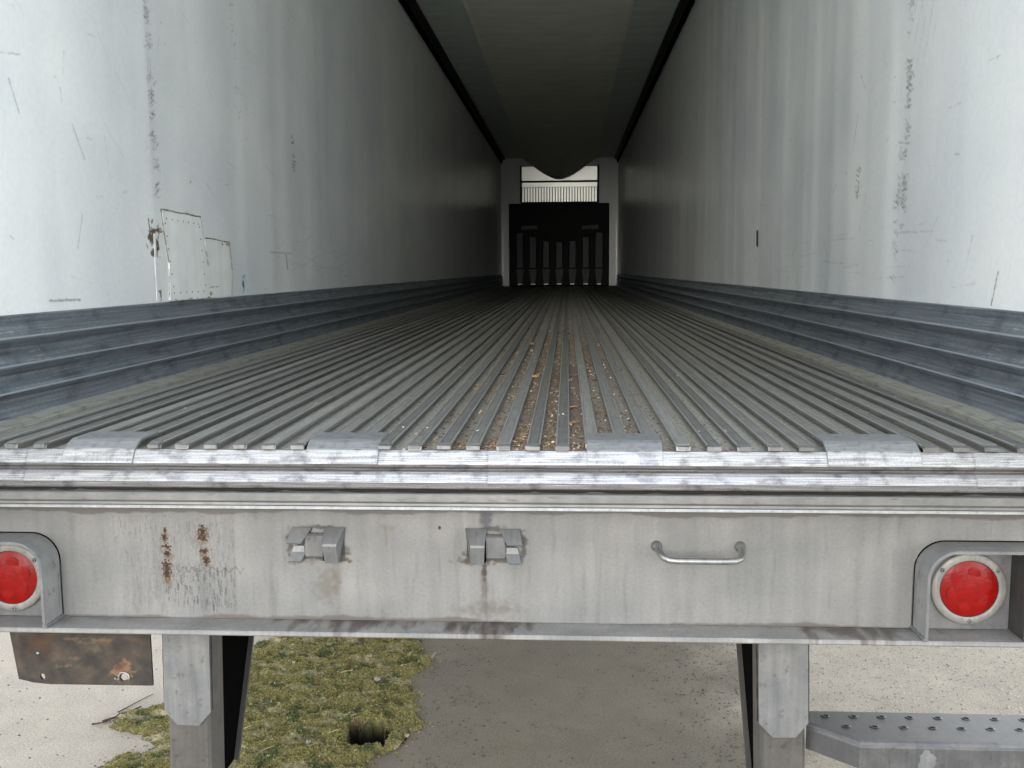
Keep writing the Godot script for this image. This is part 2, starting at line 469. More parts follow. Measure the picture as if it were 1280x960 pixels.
func build_materials() -> void:
	rng.seed = 7
	var m := mat(Color.WHITE, 0.33, 0.0, tex(left_wall_picture())); m.metallic_specular = 0.55; mats.wall_left = m
	m = mat(Color.WHITE, 0.33, 0.0, tex(right_wall_picture())); m.metallic_specular = 0.55; mats.wall_right = m
	var far_im := compose(512, 512, Vector3(239, 242, 240), [[layer(512, 512, 128, 8, 51, 0.05, 4, true), 9, 8, 8], [layer(512, 512, 256, 256, 52, 0.02, 4, true), 6, 6, 5], [layer(512, 512, 512, 512, 53, 0.1, 3, true), 3, 3, 3]])
	mats.wall_far = mat(Color.WHITE, 0.33, 0.0, tex(far_im)); mats.wall_far.metallic_specular = 0.55
	mats.wall_outside = mat(Color(0.80, 0.80, 0.78), 0.45)
	mats.ceiling = mat(Color(0.89, 0.93, 0.90), 0.42, 0.0, tex(compose(256, 256, Vector3(236, 236, 236), [[layer(256, 256, 64, 256, 54, 0.03, 4, true), 12, 12, 12]])), Vector3(0.5, 0.5, 0.8))
	var weave := compose(256, 256, Vector3(236, 238, 228), [[layer(256, 256, 64, 256, 55, 0.03, 4, true), 10, 10, 9], [layer(256, 256, 256, 256, 56, 0.25, 2, true), 5, 5, 5]])
	mats.fabric = mat(Color(1.0, 1.0, 0.97), 0.55, 0.0, tex(weave), Vector3(0.7, 0.7, 0.7))
	mats.trim_dark = mat(Color(0.10, 0.105, 0.10), 0.6)
	mats.alloy = mat(Color(0.97, 0.97, 0.95), 0.4, 0.1); mats.front_white = mat(Color(0.96, 0.97, 0.96), 0.3); mats.mirror = mat(Color(0.90, 0.90, 0.87), 0.28, 0.9)
	mats.black = mat(Color(0.045, 0.045, 0.05), 0.55)
	mats.panel = mat(Color.WHITE, 0.5, 0.3, tex(panel_picture()))
	mats.flange = mat(Color.WHITE, 0.48, 0.35, tex(flange_picture()))
	var steel_im := compose(512, 512, Vector3(194, 194, 192), [[layer(512, 512, 512, 24, 57, 0.06, 4, true), 12, 12, 12], [layer(512, 512, 256, 256, 58, 0.02, 5, true), 22, 20, 17], [layer(512, 512, 512, 512, 59, 0.13, 3, true), 8, 8, 8], [layer(512, 512, 512, 512, 60, 0.03, 4, true), -90, -95, -100, 0.42]])
	var steel_tex := tex(steel_im)
	mats.steel = mat(Color(0.53, 0.53, 0.54), 0.5, 0.35, steel_tex, Vector3(1.6, 1.6, 1.6))
	mats.steel_pale = mat(Color(0.55, 0.555, 0.565), 0.46, 0.3, steel_tex, Vector3(2.3, 2.3, 2.3))
	mats.housing = mat(Color(0.66, 0.665, 0.67), 0.5, 0.2, steel_tex, Vector3(1.6, 1.6, 1.6))
	mats.leg = mat(Color(0.42, 0.41, 0.40), 0.5, 0.35, steel_tex, Vector3(1.9, 1.9, 1.9))
	mats.steel_dark = mat(Color(0.34, 0.335, 0.33), 0.6, 0.4, steel_tex, Vector3(1.9, 1.9, 1.9))
	mats.rail = mat(Color(0.63, 0.63, 0.63), 0.42, 0.45, steel_tex, Vector3(0.7, 3.0, 3.0))
	mats.step = mat(Color(0.42, 0.42, 0.43), 0.5, 0.4, steel_tex, Vector3(3.1, 3.1, 3.1))
	mats.bright = mat(Color(0.74, 0.74, 0.74), 0.36, 0.75, steel_tex, Vector3(5, 5, 5))
	var al := aluminium_picture(101, Vector3(168, 168, 169), 34.0)
	m = mat(Color.WHITE, 0.34, 0.65, tex(al))
	var rough_im := aluminium_picture(111, Vector3(140, 140, 140), 45.0)
	m.roughness = 1.0
	m.roughness_texture = tex(rough_im)
	m.normal_enabled = true
	m.normal_texture = normal_from(al, 1.6)
	m.normal_scale = 0.3
	m.uv1_scale = Vector3(1, 5, 1)
	mats.sill = m
	mats.sill_dull = mat(Color(0.74, 0.74, 0.75), 0.62, 0.45, tex(aluminium_picture(141, Vector3(150, 149, 147), 34.0))); mats.sill_dull.uv1_scale = Vector3(1, 5, 1)
	var fl := aluminium_picture(121, Vector3(166, 169, 169), 26.0)
	var fl_tex := tex(fl)
	mats.ribs = []
	for k in 4:
		m = mat(Color(1, 1, 0.99) * [0.86, 1.0, 0.92, 0.80][k], 0.5, 0.35, fl_tex)
		m.uv1_scale = Vector3(0.9, 3.0, 1)
		m.uv1_offset = Vector3(0.37 * k, 0.21 * k, 0)
		mats.ribs.append(m)
	var rib_tex := tex(aluminium_picture(151, Vector3(153, 152, 149), 15.0))
	for k in 4: mats.ribs[k].albedo_texture = rib_tex
	mats.rib_edge = mat(Color(0.66, 0.67, 0.67), 0.4, 0.5)
	mats.lip = mat(Color(0.92, 0.92, 0.92), 0.36, 0.75, steel_tex, Vector3(3, 6, 6))
	mats.tread = mat(Color(0.27, 0.27, 0.275), 0.5, 0.35, steel_tex, Vector3(3.1, 3.1, 3.1))  # step steel again, darkened for the dark reflection on its top
	mats.wear = mat(Color(0.80, 0.80, 0.81), 0.5, 0.3, fl_tex, Vector3(2.0, 9.0, 9.0))
	mats.pan = mat(Color.WHITE, 0.75, 0.15, tex(compose(256, 256, Vector3(215, 212, 205), [[layer(256, 256, 256, 256, 71, 0.05, 5, true), 36, 34, 32]])), Vector3(6, 6, 3))
	mats.pan.vertex_color_use_as_albedo = true
	var sc := aluminium_picture(131, Vector3(128, 136, 143), 26.0)
	mats.worn = mat(Color(0.60, 0.63, 0.66), 0.45, 0.25)
	mats.scuff = mat(Color.WHITE, 0.45, 0.5, tex(sc)); mats.scuff.uv1_scale = Vector3(0.31, 1.7, 1)
	mats.floor_edge = mat(Color(0.92, 0.90, 0.85), 0.6, 0.15, fl_tex); mats.floor_edge.uv1_scale = Vector3(0.7, 3.0, 1)
	mats.sealant = mat(Color(0.13, 0.112, 0.098), 0.85, 0.0, steel_tex, Vector3(2.0, 6.0, 6.0))
	mats.patch = mat(Color(1.0, 1.0, 1.0), 0.4, 0.0, tex(far_im), Vector3(1.5, 1.5, 1.5))
	mats.glue = mat(Color(0.54, 0.51, 0.46), 0.9)
	mats.rust = mat(Color.WHITE, 0.75, 0.1, tex(rust_picture()))
	mats.lens = mat(Color(0.60, 0.04, 0.028), 0.3, 0.0, tex(compose(128, 128, Vector3(205, 205, 205), [[layer(128, 128, 128, 128, 72, 0.035, 2, true), 15, 15, 15]])))
	mats.lens.uv1_scale = Vector3(9, 9, 9); mats.lens.metallic_specular = 0.35
	var cells := noise(79, 0.06, 1, FastNoiseLite.TYPE_CELLULAR)
	cells.cellular_return_type = FastNoiseLite.RETURN_DISTANCE
	var ci := cells.get_seamless_image(256, 256)
	mats.lens.normal_enabled = true
	mats.lens.normal_texture = normal_from(ci, 5.0)
	mats.lens.normal_scale = 0.10
	mats.ring = mat(Color(0.66, 0.655, 0.64), 0.5, 0.25, steel_tex, Vector3(4, 4, 4))
	mats.dark_hole = mat(Color(0.012, 0.012, 0.012), 0.95); mats.dark_hole.metallic_specular = 0.1
	mats.plastic = mat(Color(0.05, 0.047, 0.062), 0.5, 0.0)
	mats.plastic_black = mat(Color(0.012, 0.012, 0.014), 0.7)
	mats.rubber = mat(Color(0.03, 0.03, 0.03), 0.85)
	mats.tape = mat(Color(0.015, 0.015, 0.016), 0.5)
	mats.wood = []
	for c in [Color(0.70, 0.57, 0.39), Color(0.55, 0.43, 0.29), Color(0.74, 0.66, 0.50), Color(0.40, 0.31, 0.22)]: mats.wood.append(mat(c, 0.85, 0.0, tex(compose(64, 64, Vector3(220, 220, 220), [[layer(64, 64, 64, 8, 73, 0.1, 3, true), 40, 40, 40]])) if mats.wood.is_empty() else mats.wood[0].albedo_texture, Vector3(30, 30, 30)))
	mats.twig = mat(Color(0.30, 0.22, 0.16), 0.9, 0.0, mats.wood[0].albedo_texture, Vector3(20, 20, 20))
	mats.stone = mat(Color(0.66, 0.62, 0.54), 0.85, 0.0, steel_tex, Vector3(9, 9, 9))

# ------------------------------------------------------------------ the setting
var g_fine: FastNoiseLite
var g_big: FastNoiseLite
var g_edge: FastNoiseLite

func right_edge(z: float) -> float:
	var k := [[-6.0, -0.30], [-2.6, -0.42], [-2.17, -0.47], [-1.9, -0.40], [-1.62, -0.44], [-1.45, -0.36], [-1.35, -0.33], [-1.2, -0.39], [-1.03, -0.46], [-0.5, -0.6], [0.5, -0.9]]
	for i in k.size() - 1:
		if z < k[i + 1][0]:
			return lerpf(k[i][1], k[i + 1][1], smoothstep(k[i][0], k[i + 1][0], z))
	return -0.9

func left_edge(z: float) -> float:
	var k := [[-6.0, -1.1], [-2.2, -1.2], [-1.6, -1.33], [-1.47, -1.40], [-1.38, -1.52], [-1.28, -1.53], [-1.22, -1.36], [-1.12, -1.34], [-1.0, -1.40], [-0.6, -1.5], [0.5, -1.6]]
	for i in k.size() - 1:
		if z < k[i + 1][0]:
			return lerpf(k[i][1], k[i + 1][1], smoothstep(k[i][0], k[i + 1][0], z))
	return -1.6

func soil_mask(x: float, z: float) -> float:
	var w := g_edge.get_noise_2d(x * 9.0, z * 9.0) * 0.07 + g_edge.get_noise_2d(x * 40.0 + 50.0, z * 40.0) * 0.02
	var d := minf(x - left_edge(z), right_edge(z) - x) + w
	d = minf(d, minf(0.2 - z, z + 5.5))
	return smoothstep(0.0, 0.09, d)

func hole(x: float, z: float) -> float:
	var w := g_edge.get_noise_2d(x * 30.0, z * 30.0) * 0.42
	var d := Vector2((x + 0.545) / 0.088, (z + 1.245) / 0.092).length() + w
	return 1.0 - smoothstep(0.74, 1.10, d)

func ground_y(x: float, z: float) -> float:
	var wide := 1.0 - smoothstep(1.0, 1.25, Vector2((x + 0.545) / 0.1, (z + 1.245) / 0.1).length())
	return g_big.get_noise_2d(x * 3.0, z * 3.0) * 0.008 - wide * 0.40

func soil_y(x: float, z: float, m: float) -> float:
	var ridge := sin(z * 46.0 + x * 7.0 + g_big.get_noise_2d(x * 14.0, z * 14.0) * 5.0)
	var lump := g_edge.get_noise_2d(x * 22.0, z * 22.0)
	var grit := g_fine.get_noise_2d(x * 90.0, z * 90.0)
	return g_big.get_noise_2d(x * 3.0, z * 3.0) * 0.008 - hole(x, z) * 0.21 + m * (0.014 + 0.0055 * ridge + 0.008 * lump + 0.0045 * grit) * (1.0 - hole(x, z)) - (1.0 - m) * 0.006

func build_setting() -> void:
	g_fine = noise(3, 1.0, 3); g_big = noise(4, 0.5, 3); g_edge = noise(9, 0.5, 4)
	# ground: one sheet, close mesh where the photograph looks, out to the horizon
	var xs := []
	var zs := []
	for v in [-300.0, -80.0, -30.0, -12.0, -6.0, -4.0, -3.0]: xs.append(v)
	for i in 211: xs.append(-2.6 + i * 0.025)
	for v in [3.0, 4.0, 6.0, 12.0, 30.0, 80.0, 300.0]: xs.append(v)
	for v in [-300.0, -80.0, -40.0, -22.0, -12.0, -8.0, -5.0, -4.0, -3.4]: zs.append(v)
	for i in 121: zs.append(-3.0 + i * 0.025)
	for v in [0.4, 1.0, 2.0, 4.0, 8.0, 20.0, 60.0, 300.0]: zs.append(v)
	var st := begin()
	st.set_smooth_group(0)
	var mild := noise(12, 0.6, 3)
	for j in zs.size():
		for i in xs.size():
			var x: float = xs[i]
			var z: float = zs[j]
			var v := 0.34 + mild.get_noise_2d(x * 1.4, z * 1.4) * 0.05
			var damp_shade := smoothstep(0.35, -0.25, absf(x - 0.1) - 0.75 + mild.get_noise_2d(x * 3.0 + 40.0, z * 3.0) * 0.4)
			var c := Color(v * 1.05, v * 0.93, v * 0.76).lerp(Color(v * 0.37, v * 0.325, v * 0.24), damp_shade * 0.85)  # brown damp tone with the shade under the trailer painted in
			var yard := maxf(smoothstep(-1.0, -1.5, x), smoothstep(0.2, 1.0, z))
			c = c.lerp(Color(v * 1.19, v * 1.07, v * 0.90), yard)  # open ground lightened, to bounce more light onto the ceiling
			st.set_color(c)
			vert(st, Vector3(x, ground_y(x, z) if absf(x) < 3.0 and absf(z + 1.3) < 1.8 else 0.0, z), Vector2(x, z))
	for j in zs.size() - 1:
		for i in xs.size() - 1:
			var a := j * xs.size() + i
			var b := a + xs.size()
			for k in [a, a + 1, b + 1, a, b + 1, b]: st.add_index(k)
	st.generate_normals()
	rng.seed = 17
	var grains := compose(1024, 1024, Vector3(212, 210, 206), [[layer(1024, 1024, 1024, 1024, 74, 0.16, 3, true), 34, 34, 33], [layer(1024, 1024, 512, 512, 75, 0.02, 5, true), 9, 9, 8]])
	for i in 9000:
		var p := Vector2(rng.randf() * 1024, rng.randf() * 1024)
		var dark := rng.randf() < 0.62
		var r := rng.randf_range(0.6, 1.5)
		blotch(grains, p, Vector2(r, r), Color(0.50, 0.46, 0.40) if dark else Color(1, 0.99, 0.95), rng.randf_range(0.3, 0.9), g_fine, 0.6, 1.5)
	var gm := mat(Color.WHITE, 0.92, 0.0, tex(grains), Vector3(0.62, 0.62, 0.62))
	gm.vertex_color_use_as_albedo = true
	gm.normal_enabled = true
	gm.normal_texture = normal_from(compose(1024, 1024, Vector3(128, 128, 128), [[layer(1024, 1024, 1024, 1024, 78, 0.2, 2, true), 60, 60, 60]]), 2.0)
	gm.normal_scale = 0.5
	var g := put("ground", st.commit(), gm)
	tag(g, "pale worn concrete yard under and beside the trailer", "ground", "", "structure")

	# mossy soil that has silted up over the concrete
	st = begin()
	st.set_smooth_group(0)
	var x0 := -1.75
	var z0 := -2.75
	var step := 0.0075
	var nx := 200
	var nz := 400
	var ids := {}
	var count := 0
	for j in nz:
		for i in nx:
			var x := x0 + i * step
			var z := z0 + j * step
			var m := soil_mask(x, z)
			if m <= 0.0: continue
			var gr := clampf(0.5 + g_edge.get_noise_2d(x * 11.0 + 9.0, z * 22.0) * 1.3 + sin(z * 46.0 + x * 7.0 + g_big.get_noise_2d(x * 14.0, z * 14.0) * 5.0) * 0.16, 0.0, 1.0)
			var fleck := g_fine.get_noise_2d(x * 260.0, z * 260.0)
			var c := Color(0.36, 0.31, 0.18).lerp(Color(0.185, 0.172, 0.058), smoothstep(-0.1, 0.42, gr))
			c = c.lerp(Color(0.15, 0.10, 0.055), smoothstep(0.15, 0.5, g_edge.get_noise_2d(x * 17.0 - 30.0, z * 17.0)) * 0.6)
			c = c.lerp(Color(0.05, 0.065, 0.02), smoothstep(0.1, 0.5, g_edge.get_noise_2d(x * 15.0 + 90.0, z * 15.0 + 30.0)) * 0.55)
			c = c * (1.0 + fleck * 0.55 * (1.0 - hole(x, z)))
			c = c.lerp(Color(0.016, 0.013, 0.008), smoothstep(0.0, 0.14, hole(x, z)))  # hollow painted near black, standing in for the shade inside it
			st.set_color(c)
			vert(st, Vector3(x, soil_y(x, z, m) + 0.003, z), Vector2(x, z))
			ids[j * nx + i] = count
			count += 1
	for j in nz - 1:
		for i in nx - 1:
			var k := j * nx + i
			if ids.has(k) and ids.has(k + 1) and ids.has(k + nx) and ids.has(k + nx + 1):
				for q in [k, k + 1, k + nx + 1, k, k + nx + 1, k + nx]: st.add_index(ids[q])
	st.generate_normals()
	var sm := mat(Color.WHITE, 0.95, 0.0, tex(compose(512, 512, Vector3(205, 205, 205), [[layer(512, 512, 512, 512, 76, 0.12, 4, true), 70, 70, 70]])), Vector3(5, 5, 5))
	sm.vertex_color_use_as_albedo = true
	tag(put("soil", st.commit(), sm), "ridged sandy soil silted over the concrete with a hole in it", "soil", "", "structure")

	# moss: leaflets too many to count
	var leaf := begin()
	for k in 4:
		var a := k * TAU / 4 + 0.4
		var d := Vector3(cos(a), 0, sin(a))
		var s := Vector3(-d.z, 0, d.x) * 0.0014
		tri(leaf, -s, s, d * 0.0030 + Vector3(0, 0.0042, 0) + s * 0.3)
	var xf := []
	var cols := []
	rng.seed = 19
	while xf.size() < 125000:
		var x := rng.randf_range(-1.62, -0.3)
		var z := rng.randf_range(-2.6, 0.15)
		var m := soil_mask(x, z)
		if m < 0.02 or rng.randf() > m * 3.0: continue
		var gr := 0.5 + g_edge.get_noise_2d(x * 11.0 + 9.0, z * 22.0) * 1.3 + sin(z * 46.0 + x * 7.0 + g_big.get_noise_2d(x * 14.0, z * 14.0) * 5.0) * 0.16
		if rng.randf() > smoothstep(0.0, 0.6, gr) + 0.2 + (0.25 if x > -0.6 and z > -1.7 else 0.0): continue
		var h := hole(x, z)
		if h > 0.1 + 0.5 * rng.randf() * rng.randf(): continue
		var sc := rng.randf_range(0.6, 1.5) * (1.0 + 0.5 * maxf(0.0, g_edge.get_noise_2d(x * 15.0 + 90.0, z * 15.0 + 30.0)))
		xf.append(Transform3D(Basis(Vector3.UP, rng.randf() * TAU).rotated(Vector3.RIGHT, rng.randf_range(-0.5, 0.5)).scaled(Vector3.ONE * sc), Vector3(x, soil_y(x, z, m) + 0.002, z)))
		var dk := smoothstep(0.05, 0.4, g_edge.get_noise_2d(x * 15.0 + 90.0, z * 15.0 + 30.0))
		var c := Color(0.245, 0.222, 0.075).lerp(Color(0.075, 0.105, 0.032), clampf(dk * 0.8 + rng.randf() * 0.35, 0, 1))
		if rng.randf() < 0.10: c = Color(0.36, 0.30, 0.17)
		if rng.randf() < 0.08: c = Color(0.15, 0.10, 0.05)
		cols.append(c * rng.randf_range(0.7, 1.25) * (1.0 - 0.6 * h))  # moss darkened inside the hole too, as painted shade
	tag(scatter("moss", done(leaf), xf, cols, 0.9), "short green and yellow moss growing over the soil", "moss", "", "stuff")

	# loose grit on the concrete
	var gs := begin()
	cbox(gs, Vector3.ZERO, Vector3(0.0042, 0.0026, 0.0034), 0.001)
	var gx := []
	var gc := []
	while gx.size() < 15000:
		var x := rng.randf_range(-2.4, 2.4)
		var z := rng.randf_range(-2.8, -0.8)
		var near := soil_mask(x, z)
		if near > 0.2: continue
		var rim := maxf(maxf(soil_mask(x - 0.05, z), soil_mask(x + 0.05, z)), maxf(soil_mask(x, z - 0.05), soil_mask(x, z + 0.05)))
		var dense := (0.10 if x > -1.0 else 0.035) + 0.9 * smoothstep(0.35, 0.9, x) + 0.9 * exp(-pow((x + 0.26) / 0.13, 2.0)) * clampf(0.5 + g_edge.get_noise_2d(x * 14.0, z * 14.0) * 2.0, 0, 1)
		if rng.randf() > dense + rim * 1.2: continue
		gx.append(Transform3D(Basis.from_euler(Vector3(rng.randf() * 0.4, rng.randf() * TAU, 0)).scaled(Vector3.ONE * pow(rng.randf(), 2.0) * 1.5 + Vector3.ONE * 0.45), Vector3(x, ground_y(x, z) + 0.0007, z)))
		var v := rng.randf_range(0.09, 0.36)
		v *= lerpf(0.28, 1.0, smoothstep(0.7, 1.15, x))  # darker towards the middle: trailer shade put into the grain colour
		if rim > 0.3 and rng.randf() < 0.8:
			gc.append(Color(0.14, 0.12, 0.05) * rng.randf_range(0.5, 1.8))
			continue
		gc.append(Color(v, v * 0.93, v * 0.8))
	tag(scatter("grit", done(gs), gx, gc, 0.9), "loose sand grains and grit lying on the concrete", "grit", "", "stuff")

func scatter(called: String, mesh: Mesh, xf: Array, cols: Array, rough: float) -> MultiMeshInstance3D:
	var mm := MultiMesh.new()
	mm.transform_format = MultiMesh.TRANSFORM_3D
	mm.use_colors = true
	mm.mesh = mesh
	mm.instance_count = xf.size()
	for i in xf.size():
		mm.set_instance_transform(i, xf[i])
		mm.set_instance_color(i, cols[i])
	var m := mat(Color.WHITE, rough)
	m.vertex_color_use_as_albedo = true
	var o := MultiMeshInstance3D.new()
	o.multimesh = mm
	o.material_override = m
	o.name = numbered(called)
	add_child(o)
	return o

# ------------------------------------------------------------------ the trailer
var trailer: Node3D

# inside skin of one wall between two stations, gently wavy along its length
func wall_skin(side: float, z0: float, z1: float, inset: float) -> ArrayMesh:
	var st := begin()
	st.set_smooth_group(0)
	var wv := noise(200 + int(side), 1.0, 2)
	var n := int(absf(z1 - z0) / 0.035) + 1
	var rows := 7
	for i in n + 1:
		var z := lerpf(z0, z1, float(i) / n)
		for j in rows + 1:
			var y := lerpf(0.2, CEIL, float(j) / rows)
			var w := wv.get_noise_2d(z * 2.2, y * 0.12) * 0.0042 + wv.get_noise_2d(z * 6.5 + 70.0, y * 0.2) * 0.0011
			vert(st, Vector3(side * (HALF - inset - w * smoothstep(-0.1, -1.2, z)), F + y, z), Vector2(-z / WL, (2.7 - y) / 2.5))
	for i in n:
		for j in rows:
			var a := i * (rows + 1) + j
			var b := a + rows + 1
			for k in ([a, a + 1, b + 1, a, b + 1, b] if side < 0 else [a, b + 1, a + 1, a, b, b + 1]): st.add_index(k)
	st.generate_normals()
	return st.commit()

func build_walls() -> void:
	for side in [-1.0, 1.0]:
		var left: bool = side < 0
		var w := put("side_wall", box_mesh(Vector3(side * (HALF + 0.045), F + 1.30, FRONT * 0.5 - 0.16), Vector3(0.06, 2.88, -FRONT + 0.28), 0.004), mats.wall_outside, trailer)
		tag(w, "white left side wall with riveted repair patch" if left else "white right side wall with a black tape strip")
		var near: Material = mats.wall_left if left else mats.wall_right
		var seam := -1.285 if left else -1.205
		put("wall_panel", wall_skin(side, -0.02, seam, 0.0), near, w)
		put("wall_panel", wall_skin(side, seam + 0.02, -WL, 0.0022), near, w)
		put("wall_panel", wall_skin(side, -WL + 0.02, FRONT, 0.0040), mats.wall_far, w)
		# corrugated scuff liner along the foot of the wall
		var prof := []
		var sx := func(d): return side * (HALF - d)
		for p in [[0.004, 0.247], [0.0085, 0.243], [0.009, 0.224], [0.030, 0.197], [0.036, 0.191], [0.034, 0.186], [0.010, 0.165], [0.010, 0.154], [0.034, 0.129], [0.039, 0.123], [0.037, 0.118], [0.012, 0.097], [0.012, 0.086], [0.036, 0.064], [0.041, 0.058], [0.039, 0.053], [0.016, 0.038], [0.018, 0.028], [0.036, -0.006], [0.0, -0.006], [0.0, 0.247]]:
			prof.append(Vector2(sx.call(p[0]), F + p[1]))
		var st := begin()
		extrude(st, prof, -0.03, FRONT + 0.004, "z", true, true, 1.0, 4)
		tag(put("scuff_liner", done(st), mats.scuff, trailer), "grey corrugated metal liner at the foot of the " + ("left" if left else "right") + " wall")
		var liner := trailer.get_child(trailer.get_child_count() - 1)
		for wy in [[0.036, 0.191], [0.039, 0.123], [0.041, 0.058]]:
			st = begin()
			extrude(st, [Vector2(sx.call(wy[0] - 0.0026), F + wy[1] + 0.0031), Vector2(sx.call(wy[0] + 0.0004), F + wy[1] + 0.0004), Vector2(sx.call(wy[0] - 0.0006), F + wy[1] - 0.0018)], -0.031, -9.0, "z", false, false, 1.0, 6)
			put("worn_highlight", done(st), mats.worn, liner)  # pale strips: worn ridge edges with their highlight painted in
		if left:                                         # bright scrapes where something was dragged down the liner
			rng.seed = 61
			var front := []
			for i in range(2, 18): front.append(prof[i] + Vector2(0.0007, 0.0003))
			for k in 8:
				var zc := -1.76 + rng.randfn(0.0, 0.028)
				var a := rng.randi_range(0, 8)
				st = begin()
				extrude(st, front.slice(a, a + rng.randi_range(3, 8)), zc, zc - rng.randf_range(0.002, 0.006), "z", false, false)
				put("scrape", done(st), mats.worn, liner)
		st = begin()
		extrude(st, [Vector2(side * 1.205, F - 0.004), Vector2(side * 1.186, F - 0.007), Vector2(side * 1.150, F - 0.012), Vector2(side * 1.150, F - 0.04), Vector2(side * 1.205, F - 0.04)], -0.035, FRONT + 0.005, "z", true, true, 1.0, 4)
		put("floor_edge", done(st), mats.floor_edge, trailer)
		# dark cove where wall and ceiling meet
		st = begin()
		extrude(st, [Vector2(side * (HALF - 0.036), F + 2.620), Vector2(side * (HALF - 0.040), F + 2.620), Vector2(side * (HALF - 0.055), F + 2.640), Vector2(side * (HALF - 0.10), F + 2.652), Vector2(side * (HALF - 0.10), F + 2.664), Vector2(side * (HALF - 0.036), F + 2.664)], -0.1, FRONT + 0.005, "z")
		put("ceiling_trim", done(st), mats.trim_dark, trailer)
		put("joint_seal", box_mesh(Vector3(side * (HALF - 0.022), F + 2.616, FRONT * 0.5 - 0.05), Vector3(0.026, 0.10, -FRONT - 0.12), 0.008), mats.dark_hole, trailer)
		# open rear door, added out of view to cut side light on the walls
		var dr := put("added_door", box_mesh(Vector3(side * 0.0, 1.30, 0.60), Vector3(0.07, 2.72, 1.19), 0.012), mats.wall_outside, trailer, Vector3(side * (HALF + 0.085), F - 0.04, 0.07))
		dr.rotation.y = side * -0.02
		tag(dr, ("left" if left else "right") + " rear door, added unseen to hold back side light")
		for hy in [0.30, 1.25, 2.25]: put("hinge", box_mesh(Vector3(side * 0.0, hy, 0.0), Vector3(0.085, 0.09, 0.05), 0.008), mats.steel, dr)
		put("door_gasket", box_mesh(Vector3(-side * 0.040, 1.30, 0.60), Vector3(0.012, 2.66, 1.13), 0.004), mats.wall_far, dr)
		# rear frame post
		put("frame_post", box_mesh(Vector3(side * (HALF + 0.03), F + 1.27, 0.02), Vector3(0.10, 2.92, 0.075), 0.006), mats.steel, trailer)
		if left: left_patches(w)
		else:
			var t := put("tape_strip", slab(PackedVector2Array([Vector2(-0.012, -0.046), Vector2(0.008, -0.045), Vector2(0.014, 0.044), Vector2(-0.006, 0.046)]), -0.0006, 0.0006), mats.tape, w)
			t.rotation.y = PI / 2
			t.rotation.x = 0.0
			t.position = Vector3(HALF - 0.0072, F + 0.517, -3.59)
			t.scale = Vector3(1.9, 1, 1)

# a sheet lying on the left wall: corners given as (z, height)
func wall_sheet(poly: Array, x0: float, x1: float) -> ArrayMesh:
	var pts := []
	for p in poly: pts.append(Vector2(p[0], F + p[1]))
	var st := begin()
	extrude(st, pts, x0, x1, "x")
	return done(st)

